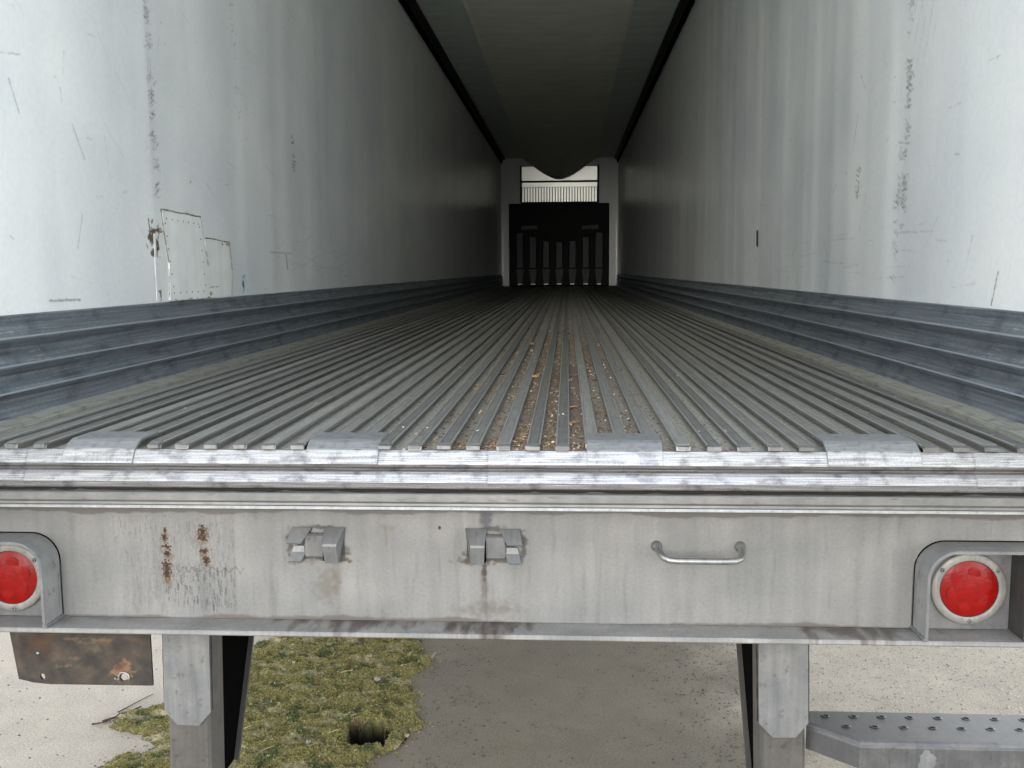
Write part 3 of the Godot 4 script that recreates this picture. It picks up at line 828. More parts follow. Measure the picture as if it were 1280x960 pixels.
func left_patches(w: Node) -> void:
	var a := [[-1.318, 0.562], [-1.672, 0.556], [-1.722, 0.386], [-1.712, 0.25], [-1.352, 0.25], [-1.362, 0.39], [-1.330, 0.492]]
	tag(put("patch_panel", wall_sheet(a, -HALF + 0.001, -HALF + 0.0085), mats.patch, w), "large white repair patch edged with rivets and brown sealant")
	var b := [[-1.716, 0.477], [-1.985, 0.468], [-2.005, 0.35], [-1.99, 0.25], [-1.715, 0.25], [-1.725, 0.386]]
	tag(put("patch_panel", wall_sheet(b, -HALF + 0.001, -HALF + 0.0065), mats.patch, w), "smaller scuffed repair patch beside the large one")
	var c := [[-1.25, 0.482], [-1.325, 0.482], [-1.360, 0.385], [-1.350, 0.25], [-1.25, 0.25]]
	put("patch_panel", wall_sheet(c, -HALF + 0.0005, -HALF + 0.0035), mats.patch, w)
	# lumpy lines of old sealant
	rng.seed = 23
	for run in [[[-1.312, 0.567], [-1.675, 0.561], 0.0046], [[-1.676, 0.563], [-1.726, 0.386], 0.0034], [[-1.724, 0.43], [-1.735, 0.372], 0.005], [[-1.312, 0.567], [-1.330, 0.49], 0.004], [[-1.327, 0.50], [-1.362, 0.385], 0.0034], [[-1.722, 0.482], [-1.99, 0.473], 0.0048], [[-1.990, 0.47], [-2.01, 0.36], 0.0032], [[-2.008, 0.37], [-1.995, 0.25], 0.0028], [[-1.35, 0.252], [-1.75, 0.252], 0.0055], [[-1.36, 0.36], [-1.350, 0.26], 0.0022], [[-1.745, 0.29], [-1.86, 0.292], 0.003]]:
		var path := []
		var rad := []
		for i in 15:
			var t := i / 14.0
			path.append(Vector3(-HALF + 0.006, F + lerpf(run[0][1], run[1][1], t) + rng.randf_range(-0.0018, 0.0018), lerpf(run[0][0], run[1][0], t)))
			rad.append(run[2] * rng.randf_range(0.3, 1.0) * 0.7)
		var st := begin()
		tube(st, path, rad, 7)
		put("sealant_line", done(st), mats.glue, w)
	for lump in [[-1.75, 0.265, 0.012], [-1.90, 0.462, 0.009], [-1.955, 0.464, 0.012], [-1.98, 0.463, 0.013], [-1.305, 0.492, 0.008]]:
		var st := begin()
		tube(st, [Vector3(-HALF, F + lump[1], lump[0]), Vector3(-HALF + 0.006, F + lump[1], lump[0]), Vector3(-HALF + 0.010, F + lump[1] - 0.003, lump[0])], [lump[2], lump[2] * 0.9, lump[2] * 0.4], 9)
		put("sealant_lump", done(st), mats.glue, w)
	var rv := begin()
	tube(rv, [Vector3.ZERO, Vector3(0.0016, 0, 0), Vector3(0.0026, 0, 0)], [0.0042, 0.0038, 0.0018], 8)
	var rm := done(rv)
	var spots := []
	for i in 7: spots.append([lerpf(-1.35, -1.65, i / 6.0), 0.537 - i * 0.001])
	for i in 6: spots.append([lerpf(-1.338, -1.385, i / 5.0), lerpf(0.52, 0.30, i / 5.0)])
	for i in 6: spots.append([lerpf(-1.655, -1.695, i / 5.0), lerpf(0.52, 0.30, i / 5.0)])
	for i in 6: spots.append([lerpf(-1.39, -1.67, i / 5.0), 0.277])
	for s in spots: put("rivet", rm, mats.steel, w, Vector3(-HALF + 0.0085, F + s[1], s[0])).scale = Vector3.ONE * 0.75

func build_shell() -> void:
	# ceiling and roof
	tag(put("ceiling", box_mesh(Vector3(0, F + CEIL + 0.045, FRONT * 0.5 - 0.17), Vector3(2.53, 0.09, -FRONT + 0.22), 0.004), mats.ceiling, trailer), "smooth pale ceiling of the trailer")
	put("rear_header", box_mesh(Vector3(0, F + CEIL + 0.06, 0.022), Vector3(2.44, 0.14, 0.07), 0.006), mats.steel, trailer)
	# floor pan below the ribs, with brown dirt ground into the middle channels
	var st := begin()
	st.set_smooth_group(0)
	var xs := 79
	var zs := [0.0, -0.3, -0.6, -1.0, -1.5, -2.0, -2.6, -3.3, -4.2, -5.5, -7.0, -10.0, -14.0, FRONT]
	var nz := noise(33, 1.0, 3)
	for j in zs.size():
		for i in xs:
			var x := lerpf(-1.22, 1.22, i / float(xs - 1))
			var z: float = zs[j]
			var d: float = exp(-pow((x - 0.12) / 0.24, 2.0)) * smoothstep(-6.5, -1.0, z) * (0.75 + 0.5 * nz.get_noise_2d(x * 9.0, z * 3.0))
			st.set_color(Color(0.53, 0.53, 0.51).lerp(Color(0.22, 0.155, 0.105), clampf(d, 0, 1)))
			vert(st, Vector3(x, F - 0.032, z), Vector2(x, z))
	for j in zs.size() - 1:
		for i in xs - 1:
			var a := j * xs + i
			for k in [a, a + 1, a + xs + 1, a, a + xs + 1, a + xs]: st.add_index(k)
	st.generate_normals()
	var fl := put("floor", st.commit(), mats.pan, trailer)
	tag(fl, "ribbed aluminium floor with wood dust in its middle channels")
	# T-section ribs: each an extrusion of its own
	st = begin()
	var t := -0.013
	var top := [Vector2(-0.0145, t - 0.006), Vector2(-0.0148, t - 0.0016), Vector2(-0.0132, t), Vector2(-0.0098, t), Vector2(-0.0090, t - 0.0012), Vector2(-0.0082, t), Vector2(0.0082, t), Vector2(0.0090, t - 0.0012), Vector2(0.0098, t), Vector2(0.0132, t), Vector2(0.0148, t - 0.0016), Vector2(0.0145, t - 0.006)]
	extrude(st, top, FRONT, -0.010, "z", true, true, 1.0, 3)
	extrude(st, [Vector2(-0.0040, t - 0.006), Vector2(0.0040, t - 0.006), Vector2(0.0055, -0.0405), Vector2(-0.0055, -0.0405)], FRONT, -0.003, "z", true, true, 1.0, 1)
	# rounded, hammered end
	quad(st, Vector3(-0.0148, t - 0.0016, -0.010), Vector3(0.0148, t - 0.0016, -0.010), Vector3(0.0150, t - 0.0052, 0.0), Vector3(-0.0150, t - 0.0052, 0.0))
	quad(st, Vector3(-0.0135, t, -0.0102), Vector3(0.0135, t, -0.0102), Vector3(0.0135, t - 0.0022, -0.002), Vector3(-0.0135, t - 0.0022, -0.002))
	quad(st, Vector3(-0.0150, t - 0.0052, 0.0), Vector3(0.0150, t - 0.0052, 0.0), Vector3(0.0140, t - 0.013, 0.0015), Vector3(-0.0140, t - 0.013, 0.0015))
	var rib := done(st)
	st = begin()
	quad(st, Vector3(-0.0146, t - 0.001, -0.0098), Vector3(0.0146, t - 0.001, -0.0098), Vector3(0.0148, t - 0.0045, 0.0012), Vector3(-0.0148, t - 0.0045, 0.0012))
	quad(st, Vector3(-0.0148, t - 0.0045, 0.0012), Vector3(0.0148, t - 0.0045, 0.0012), Vector3(0.0138, t - 0.0115, 0.0025), Vector3(-0.0138, t - 0.0115, 0.0025))
	var burr := done(st)
	st = begin()
	for sx in [-1.0, 1.0]:
		quad(st, Vector3(sx * 0.0150, t - 0.0018, -0.011), Vector3(sx * 0.0133, t + 0.0003, -0.011), Vector3(sx * 0.0133, t + 0.0003, -9.0), Vector3(sx * 0.0150, t - 0.0018, -9.0))
		quad(st, Vector3(sx * 0.0133, t + 0.0003, -0.011), Vector3(sx * 0.0119, t + 0.0002, -0.011), Vector3(sx * 0.0119, t + 0.0002, -9.0), Vector3(sx * 0.0133, t + 0.0003, -9.0))
	var edge := done(st)
	rng.seed = 29
	for k in 37:
		var x := -0.032 + (k - 17.5) * 0.063 + 0.0315
		if absf(x) > 1.14: continue
		var back := 0.0
		for pl in PLATES:
			if absf(x - pl[0]) < pl[1] + 0.012: back = -0.032
		put("floor_rib", rib, mats.ribs[rng.randi() % 4], fl, Vector3(x + rng.randf_range(-0.0012, 0.0012), F + rng.randf_range(-0.001, 0.0008), rng.randf_range(-0.006, 0.003) + back))
		put("rib_edge", edge, mats.rib_edge, fl, fl.get_child(fl.get_child_count() - 1).position)  # paler strips laid along the rib corners as painted edge highlights
		if back < 0.0: continue
		var be := put("rib_end", burr, mats.sill_dull if rng.randf() < 0.6 else mats.steel_pale, fl, Vector3(x + rng.randf_range(-0.0012, 0.0012), F + rng.randf_range(0.0006, 0.0012), 0.0035 + rng.randf_range(-0.002, 0.002)))
		be.scale = Vector3(rng.randf_range(0.72, 1.05), 1, 1)
		be.rotation = Vector3(0, rng.randf_range(-0.08, 0.08), rng.randf_range(-0.05, 0.05))
	# understructure
	put("underfloor", box_mesh(Vector3(0, F - 0.125, FRONT * 0.5 - 0.2), Vector3(2.5, 0.15, -FRONT + 0.10), 0.01), mats.steel_dark, trailer)

func build_front() -> void:
	var zf := FRONT
	var fw := put("front_wall", box_mesh(Vector3(0, F + 1.32, zf - 0.26), Vector3(2.5, 2.90, 0.06), 0.004), mats.wall_outside, trailer)
	tag(fw, "pale front wall at the far end of the trailer")
	for s in [-1.0, 1.0]:
		put("front_panel", box_mesh(Vector3(s * 1.045, F + 1.34, zf - 0.12), Vector3(0.43, 2.70, 0.22), 0.01), mats.front_white, fw)
		put("corner_trim", box_mesh(Vector3(s * 1.205, F + 0.70, zf + 0.010), Vector3(0.012, 1.30, 0.02), 0.004), mats.mirror, fw)
		put("corner_foot", box_mesh(Vector3(s * 1.10, F + 0.10, zf + 0.012), Vector3(0.14, 0.20, 0.03), 0.008), mats.front_white, fw)
	put("front_panel", box_mesh(Vector3(0, F + 2.60, zf - 0.12), Vector3(1.655, 0.16, 0.22), 0.006), mats.front_white, fw)
	var ev := put("refrigeration_unit", box_mesh(Vector3(0, F + 2.12, zf - 0.19), Vector3(1.64, 0.80, 0.06), 0.006), mats.black, trailer)
	tag(ev, "metal evaporator housing with a slatted grille above the black bulkhead")
	put("upper_plate", box_mesh(Vector3(0, F + 2.36, zf - 0.06), Vector3(1.60, 0.30, 0.02), 0.006, Basis(Vector3.RIGHT, 0.062)), mats.mirror, ev)
	put("lower_plate", box_mesh(Vector3(0, F + 2.125, zf - 0.05), Vector3(1.60, 0.10, 0.02), 0.006, Basis(Vector3.RIGHT, 0.060)), mats.mirror, ev)
	put("bar", box_mesh(Vector3(0, F + 2.19, zf - 0.03), Vector3(1.65, 0.022, 0.03), 0.003), mats.black, ev)
	for s in [-1.0, 1.0]: put("side_frame", box_mesh(Vector3(s * 0.824, F + 2.14, zf - 0.03), Vector3(0.018, 0.78, 0.04), 0.003), mats.black, ev)
	for k in 27:
		put("grille_slat", box_mesh(Vector3(-0.77 + k * 1.54 / 26.0, F + 1.92, zf - 0.045), Vector3(0.045, 0.31, 0.02), 0.006, Basis(Vector3.RIGHT, 0.055)), mats.mirror, ev)
	# black plastic bulkhead that stands in front of it
	var b := thing("bulkhead", "black moulded plastic bulkhead standing against the far front wall", "bulkhead", Vector3(-0.01, F - 0.012, zf + 0.05))
	put("board", box_mesh(Vector3(0, 0.87, 0.0), Vector3(2.12, 1.74, 0.06), 0.02), mats.plastic_black, b)
	var hd := begin()
	var arch := []
	for p in [[-1.0, 1.70], [-1.0, 1.16], [-0.78, 1.16], [-0.36, 1.12], [-0.22, 1.04], [0.30, 1.04], [0.44, 1.12], [0.82, 1.18], [1.0, 1.18], [1.0, 1.70]]: arch.append(Vector2(p[0], p[1]))
	extrude(hd, arch, 0.032, 0.10, "z")
	put("hood", done(hd), mats.plastic_black, b)
	for s in [[-0.62, 1.235], [0.66, 1.235]]: put("recess_lip", box_mesh(Vector3(s[0], s[1], 0.11), Vector3(0.36, 0.11, 0.03), 0.012), mats.plastic, b)
	var tops := [1.14, 1.05, 0.97, 0.95, 0.97, 1.05, 1.14]
	for k in 7:
		var x := -0.83 + k * 0.279
		put("rib", box_mesh(Vector3(x, (tops[k] + 0.37) * 0.5, 0.075), Vector3(0.165 if k != 6 else 0.19, tops[k] - 0.37, 0.09), 0.02), mats.plastic, b)
		var st := begin()
		extrude(st, [Vector2(x - 0.085, 0.362), Vector2(x - 0.045, 0.06), Vector2(x + 0.045, 0.06), Vector2(x + 0.085, 0.362)], 0.03, 0.085, "z")
		put("foot", done(st), mats.plastic, b)
		put("foot_clip", box_mesh(Vector3(x, 0.045, 0.10), Vector3(0.10, 0.03, 0.05), 0.006), mats.bright, b)

func build_chute() -> void:
	# fabric air chute: flat under the ceiling, sagging into the outlet at the front
	var st := begin()
	st.set_smooth_group(0)
	var nx := 40
	var zs := []
	for i in 60: zs.append(lerpf(-2.4, -13.0, i / 59.0))
	for i in 40: zs.append(lerpf(-13.1, FRONT - 0.02, i / 39.0))
	var nz := noise(44, 1.0, 3)
	for z in zs:
		for i in nx + 1:
			var u := lerpf(-1.0, 1.0, i / float(nx))
			var body := pow(1.0 - u * u, 1.6) * 0.55 + (1.0 - sqrt(u * u + 0.02) + 0.14) * 0.42 * (1.0 - u * u * u * u)
			var slope := smoothstep(-13.0, FRONT + 0.6, z)
			var sag: float = 0.035 + 0.02 * sin(z * 1.3) * (1.0 - slope) + slope * 0.40
			var y: float = F + CEIL - 0.012 - sag * body - (nz.get_noise_2d(u * 1.2, z * 1.6) * 0.016 + nz.get_noise_2d(u * 0.7 + 40.0, z * 4.5) * 0.007) * (1.0 - u * u)
			vert(st, Vector3(u * lerpf(0.725, 0.80, slope), y, z), Vector2(u, z))
	for j in zs.size() - 1:
		for i in nx:
			var a := j * (nx + 1) + i
			for k in [a, a + 1, a + nx + 2, a, a + nx + 2, a + nx + 1]: st.add_index(k)
	st.generate_normals()
	var c := thing("air_chute", "pale fabric air chute hanging along the middle of the ceiling", "air chute", Vector3.ZERO)
	put("fabric", st.commit(), mats.fabric, c)
	for s in [-1.0, 1.0]: put("edge_strip", box_mesh(Vector3(s * 0.732, F + CEIL - 0.010, -7.9), Vector3(0.03, 0.010, 11.0), 0.003), mats.fabric, c)

func build_sill() -> void:
	# aluminium threshold: bullnose, groove, second bead
	var pr := []
	for p in [[-0.06, -0.046], [-0.006, -0.0290], [-0.0035, -0.0265], [0.0005, -0.0270], [0.0035, -0.0310], [0.0155, -0.0500], [0.0175, -0.0555], [0.0165, -0.0595], [0.0095, -0.0645], [0.0090, -0.0675], [0.0150, -0.0705], [0.0220, -0.0755], [0.0305, -0.0875], [0.0320, -0.0905], [0.0322, -0.1010], [0.0300, -0.1040], [-0.06, -0.1040]]: pr.append(Vector2(p[0], F + p[1]))
	var st := begin()
	extrude(st, pr, -1.26, 1.26, "x", true, true, 1.0, 6)
	var sill := put("threshold", done(st), mats.sill_dull, trailer)
	tag(sill, "scratched bright aluminium threshold across the rear edge of the floor")
	for strip in [[[0.0008, -0.0272], [0.0040, -0.0308], [0.0160, -0.0498], [0.0177, -0.0540]], [[0.0155, -0.0704], [0.0224, -0.0752], [0.0309, -0.0872], [0.0324, -0.0900]]]:
		var sp := []
		for p in strip: sp.append(Vector2(p[0], F + p[1]))
		st = begin()
		extrude(st, sp, -1.26, 1.26, "x", false, false, 1.0, 6)
		put("worn_bead", done(st), mats.sill, sill)
	for pl in PLATES:
		var x: float = pl[0]
		var h: float = pl[1]
		var c := []
		for p in [[-0.118, -0.0135], [-0.118, -0.0085], [-0.034, -0.0090], [-0.020, -0.0125], [0.0020, -0.0245], [0.0060, -0.0270], [0.0090, -0.0320], [0.0215, -0.0530], [0.0185, -0.0545], [0.0040, -0.0310], [-0.002, -0.0280], [-0.034, -0.0135]]: c.append(Vector2(p[0], F + p[1]))
		var wst := begin()
		extrude(wst, c, x - h, x + h, "x")
		var wpl := put("wear_plate", done(wst), mats.wear, sill)
		wpl.rotation.z = 0.0
		var cap := begin()
		var nose := [[0.0022, -0.0240], [0.0064, -0.0266], [0.0095, -0.0316], [0.0222, -0.0528]]
		for k in 3:
			var za: float = nose[k][0]
			var zb2: float = nose[k + 1][0]
			var ya: float = F + nose[k][1]
			var yb: float = F + nose[k + 1][1]
			quad(cap, Vector3(x - h + 0.001, ya, za), Vector3(x + h - 0.001, ya, za), Vector3(x + h - 0.001, yb, zb2), Vector3(x - h + 0.001, yb, zb2), Vector2(x - h, 0.01 * k), Vector2(x + h, 0.01 * k), Vector2(x + h, 0.01 * k + 0.01), Vector2(x - h, 0.01 * k + 0.01))
		put("worn_nose", done(cap), mats.sill, sill)
	# dirty sealant bead under the threshold, then the steel rail with its lip
	rng.seed = 35
	var path := []
	var rad := []
	for i in 90:
		path.append(Vector3(lerpf(-1.25, 1.25, i / 89.0), F - 0.1085 + rng.randf_range(-0.0012, 0.0012), 0.021))
		rad.append(rng.randf_range(0.0028, 0.0052))
	st = begin()
	tube(st, path, rad, 7)
	put("sealant_bead", done(st), mats.sealant, trailer)
	var rp := []
	for p in [[-0.06, -0.1055], [0.016, -0.1055], [0.017, -0.1120], [0.0245, -0.1160], [0.0265, -0.1190], [0.0265, -0.1320], [0.0245, -0.1350], [0.0190, -0.1380], [0.0195, -0.1430], [0.0270, -0.1440], [0.0290, -0.1460], [0.0290, -0.1490], [0.0270, -0.1505], [-0.06, -0.1505]]: rp.append(Vector2(p[0], F + p[1]))
	st = begin()
	extrude(st, rp, -1.26, 1.26, "x", true, true, 1.0, 6)
	var rail := put("rear_rail", done(st), mats.rail, trailer)
	tag(rail, "worn steel rail under the threshold")
	st = begin()
	extrude(st, [Vector2(0.0262, F - 0.1435), Vector2(0.0272, F - 0.1436), Vector2(0.0294, F - 0.1459), Vector2(0.0294, F - 0.1490)], -1.26, 1.26, "x", false, false, 1.0, 6)
	put("worn_lip", done(st), mats.lip, rail)

func build_rear() -> void:
	# rear panel with its own printed-on wear, and the flange below it
	var zb := -0.056
	var st := begin()
	for i in 24:
		var xa := lerpf(-1.26, 1.26, i / 24.0)
		var xb := lerpf(-1.26, 1.26, (i + 1) / 24.0)
		quad(st, Vector3(xa, F - 0.152, zb), Vector3(xb, F - 0.152, zb), Vector3(xb, F - 0.4235, zb), Vector3(xa, F - 0.4235, zb), bp(xa, -0.155) / Vector2(2048, 256), bp(xb, -0.155) / Vector2(2048, 256), bp(xb, -0.424) / Vector2(2048, 256), bp(xa, -0.424) / Vector2(2048, 256))
	var panel := put("rear_panel", done(st), mats.panel, trailer)
	tag(panel, "stained grey steel rear panel with rust spots at its left")
	put("cross_member", box_mesh(Vector3(0, F - 0.294, zb - 0.10), Vector3(2.52, 0.262, 0.19), 0.006), mats.steel_dark, trailer)
	st = begin()
	var fp := []
	for p in [[-0.24, -0.4240], [0.0175, -0.4240], [0.0200, -0.4262], [0.0200, -0.4325], [0.0180, -0.4350], [-0.24, -0.4350]]: fp.append(Vector2(p[0], F + p[1]))
	var n := fp.size()
	for i in n:
		var p: Vector2 = fp[i]
		var q: Vector2 = fp[(i + 1) % n]
		for s in 12:
			var xa := lerpf(-1.26, 1.26, s / 12.0)
			var xb := lerpf(-1.26, 1.26, (s + 1) / 12.0)
			var va := clampf((p.x + 0.06) / 0.09, 0.02, 0.98)
			var vb := clampf((q.x + 0.06) / 0.09, 0.02, 0.98)
			quad(st, Vector3(xa, p.y, p.x), Vector3(xb, p.y, p.x), Vector3(xb, q.y, q.x), Vector3(xa, q.y, q.x), Vector2((xa + 1.3) / 2.6, va), Vector2((xb + 1.3) / 2.6, va), Vector2((xb + 1.3) / 2.6, vb), Vector2((xa + 1.3) / 2.6, vb))
	put("lower_flange", done(st), mats.flange, trailer)

	# lamp housings: bent sheet standing out from the panel, the lamps inside
	for side in [-1.0, 1.0]:
		var xi := 0.912 if side > 0 else 0.979
		var lamp_x := 1.024 if side > 0 else 1.090
		var r := 0.062
		var outer := []
		var inner := []
		var ty := F - 0.230
		outer.append(Vector2(xi, F - 0.4238)); inner.append(Vector2(xi + 0.006, F - 0.4238))
		for k in 11:
			var a := PI - k / 10.0 * PI / 2
			outer.append(Vector2(xi + r + cos(a) * r, ty - r + sin(a) * r))
			inner.append(Vector2(xi + r + cos(a) * (r - 0.006), ty - r + sin(a) * (r - 0.006)))
		outer.append(Vector2(1.258, ty)); inner.append(Vector2(1.258, ty - 0.006))
		var poly := []
		for p in outer: poly.append(Vector2(p.x * side, p.y))
		inner.reverse()
		for p in inner: poly.append(Vector2(p.x * side, p.y))
		st = begin()
		extrude(st, poly, zb, 0.0205, "z")
		var hs := put("lamp_housing", done(st), mats.housing, trailer)
		var cpath := []
		var crad := []
		for k in outer.size():
			cpath.append(Vector3((outer[k].x - 0.0006) * side, outer[k].y + 0.0006, zb + 0.0008)); crad.append(0.0017)
		st = begin()
		tube(st, cpath, crad, 6)
		put("joint_line", done(st), mats.dark_hole, hs)
		# bright worn front edge of the sheet
		inner.reverse()
		st = begin()
		for k in outer.size() - 1:
			var e := [outer[k], outer[k + 1], inner[k + 1], inner[k]]
			quad(st, Vector3(e[0].x * side, e[0].y, 0.0212), Vector3(e[1].x * side, e[1].y, 0.0212), Vector3(e[2].x * side, e[2].y, 0.0212), Vector3(e[3].x * side, e[3].y, 0.0212))
		put("worn_edge", done(st), mats.steel_pale, hs)
		var bpoly := PackedVector2Array()
		for q in [[0.008, -0.4225], [0.008, -0.292], [0.026, -0.256], [0.062, -0.238], [0.2, -0.238], [0.2, -0.4225]]: bpoly.append(Vector2(side * (xi + q[0]), F + q[1]))
		put("back_plate", slab(bpoly, zb + 0.0005, zb + 0.0035), mats.steel, hs)
		put("divider", box_mesh(Vector3(side * (xi + 0.204), F - 0.330, -0.018), Vector3(0.006, 0.186, 0.074), 0.002), mats.steel_dark, hs)
		for k in 2:                                   # weld beads down the joints
			var path := []
			var rad := []
			for i in 12:
				var q := i / 11.0
				path.append(Vector3(side * (xi - 0.001), F - 0.4215, lerpf(zb, 0.02, q)) if k == 0 else Vector3(side * (xi - 0.002), lerpf(F - 0.42, F - 0.30, q), zb + 0.001))
				rad.append((0.0050 if k == 0 else 0.0012) * rng.randf_range(0.55, 1.25))
			st = begin()
			tube(st, path, rad, 7)
			put("weld", done(st), mats.steel_pale if k == 0 else mats.steel_dark, hs)
		st = begin()
		lathe(st, [Vector2(0.0615, 0.004), Vector2(0.0622, 0.0085), Vector2(0.0640, 0.0092), Vector2(0.0765, 0.0085), Vector2(0.0790, 0.0060), Vector2(0.0795, 0.0)], Vector3.ZERO, 56)
		var centre := Vector3(side * lamp_x, F - 0.3315, zb + 0.0035)
		var ring := put("tail_lamp", done(st), mats.ring, trailer, centre)
		tag(ring, "round red tail lamp at the " + ("right" if side > 0 else "left") + " end of the rear panel")
		st = begin()
		var dome := []
		for k in 9:
			var a := k / 8.0
			dome.append(Vector2(0.0605 * a, 0.0135 - 0.008 * a * a))
		lathe(st, dome, Vector3.ZERO, 56)
		var ln := put("lens", done(st), mats.lens, ring)
		for k in 7:                                   # shallow reflector domes moulded into the lens
			var oa := TAU * k / 6.0 + 0.3
			var rr := 0.0 if k == 6 else 0.034
			st = begin()
			lathe(st, [Vector2(0.0, 0.0006), Vector2(0.005, 0.0005), Vector2(0.010, 0.0002), Vector2(0.0150, -0.0004)], Vector3(cos(oa) * rr, sin(oa) * rr, 0.0135 - 0.008 * pow(rr / 0.0605, 2.0)), 20)
			put("lens_optic", done(st), mats.lens, ring)
		st = begin()
		lathe(st, [Vector2(0.0602, 0.0050), Vector2(0.0606, 0.0066), Vector2(0.0616, 0.0068), Vector2(0.0626, 0.0055)], Vector3.ZERO, 56)
		put("grommet", done(st), mats.rubber, ring)
		for a in [0.62, PI - 0.62, -PI / 2 + 0.06]:
			st = begin()
			lathe(st, [Vector2(0.0, 0.0105), Vector2(0.0014, 0.0105), Vector2(0.0018, 0.0125), Vector2(0.0044, 0.0118), Vector2(0.0052, 0.0088)], Vector3(cos(a) * 0.0712, sin(a) * 0.0712, 0.0), 14)
			put("screw", done(st), mats.steel, ring)
			st = begin()
			lathe(st, [Vector2(0.0, 0.0112), Vector2(0.0018, 0.0112)], Vector3(cos(a) * 0.0712, sin(a) * 0.0712, 0.0), 10)
			put("screw_socket", done(st), mats.dark_hole, ring)

	# grab handle
	st = begin()
	var hp := []
	var hr := []
	for p in [[0.360, -0.2465, -0.056], [0.362, -0.2480, -0.030], [0.365, -0.2510, -0.012], [0.371, -0.2565, -0.001], [0.382, -0.2605, 0.003], [0.400, -0.2618, 0.004], [0.450, -0.2620, 0.004], [0.500, -0.2620, 0.004], [0.522, -0.2612, 0.003], [0.532, -0.2580, -0.001], [0.537, -0.2520, -0.012], [0.539, -0.2485, -0.030], [0.540, -0.2470, -0.056]]:
		hp.append(Vector3(p[0], F + p[1], p[2])); hr.append(0.0068)
	tube(st, hp, hr, 14)
	var hd := put("grab_handle", done(st), mats.bright, trailer)
	for x in [0.360, 0.540]:
		st = begin()
		lathe(st, [Vector2(0.0, 0.016), Vector2(0.006, 0.014), Vector2(0.0105, 0.007), Vector2(0.0125, 0.0)], Vector3(x, F - 0.2465, zb), 14)
		put("weld", done(st), mats.steel_pale, hd)

	# two door hold-back catches, mirrored
	for m in [[-0.371, 1.0], [-0.010, -1.0]]:
		catch_at(m[0], m[1], zb)

	# rusty bracket plate hanging below the flange at the left
	var pg := PackedVector2Array([Vector2(-1.112, F - 0.4360), Vector2(-1.094, F - 0.5755), Vector2(-1.060, F - 0.5835), Vector2(-1.020, F - 0.5870), Vector2(-0.779, F - 0.5860), Vector2(-0.780, F - 0.4360)])
	var holes := [[Vector2(-1.037, F - 0.5690), 0.0070, 7], [Vector2(-0.845, F - 0.5670), 0.0100, 9]]
	st = begin()
	var sz := Vector2(0.335, 0.152)
	plate_with_holes(st, pg, holes, -0.0565, -0.0625, Vector2(-1.112, F - 0.4360), sz)
	var rp := put("bracket_plate", done(st), mats.rust, trailer)
	tag(rp, "rusty dark bracket plate with torn bolt holes hanging below the panel")
	st = begin()
	var tp := []
	var tr := []
	for i in 12:
		var a := -0.5 + i / 11.0 * 4.4
		tp.append(Vector3(-0.845 + cos(a) * 0.0125, F - 0.567 + sin(a) * 0.0125, -0.0545)); tr.append(0.0028 * (0.6 + 0.6 * sin(i * 1.7) * sin(i * 1.7)))
	tp.append(Vector3(-0.867, F - 0.5685, -0.0535)); tr.append(0.002)
	tube(st, tp, tr, 7)
	put("torn_metal", done(st), mats.bright, rp)
	st = begin()
	lathe(st, [Vector2(0.0, 0.003), Vector2(0.003, 0.0025), Vector2(0.004, 0.0)], Vector3(-1.045, F - 0.513, -0.0565), 8)
	put("rivet", done(st), mats.bright, rp)

	# legs of the rear guard
	for side in [-1.0, 1.0]:
		var xo := 0.748 if side < 0 else 0.690
		var xc: float = side * (xo - 0.054)
		var leg := put("guard_leg", box_mesh(Vector3(0, -0.215, -0.106), Vector3(0.098, 0.43, 0.095), 0.007), mats.leg, trailer, Vector3(xc, F - 0.4355, 0.0))
		leg.rotation.z = -side * -0.022 if side < 0 else 0.030
		tag(leg, "grey steel guard leg under the " + ("left" if side < 0 else "right") + " of the rear panel")
		var cp := PackedVector2Array([Vector2(-0.0535, 0.0), Vector2(0.0535, 0.0), Vector2(0.0535, -0.208), Vector2(0.026, -0.241), Vector2(-0.024, -0.241), Vector2(-0.0535, -0.208)])
		put("cover_plate", slab(cp, -0.0585, -0.0505), mats.steel_pale, leg)
		var gs := []
		st = begin()
		for p in [[-0.12, 0.0], [-0.46, 0.0], [-0.255, -0.43], [-0.12, -0.43]]: gs.append(Vector2(p[0], p[1]))
		extrude(st, gs, -side * 0.030 - 0.003, -side * 0.030 + 0.003, "x")
		put("gusset", done(st), mats.dark_hole, leg)  # web coloured near black for the shade it stands in
		st = begin()
		extrude(st, [Vector2(-0.46, 0.0), Vector2(-0.470, 0.0), Vector2(-0.265, -0.43), Vector2(-0.255, -0.43)], -0.045, 0.045, "x")
		put("gusset_flange", done(st), mats.steel_dark, leg)
		for x in [-0.056, 0.056]:
			var path := []
			var rad := []
			for i in 16:
				path.append(Vector3(x, -0.205 * i / 15.0, -0.0575)); rad.append(rng.randf_range(0.0008, 0.0018))
			st = begin()
			tube(st, path, rad, 6)
			put("weld", done(st), mats.sealant, leg)
	build_step()

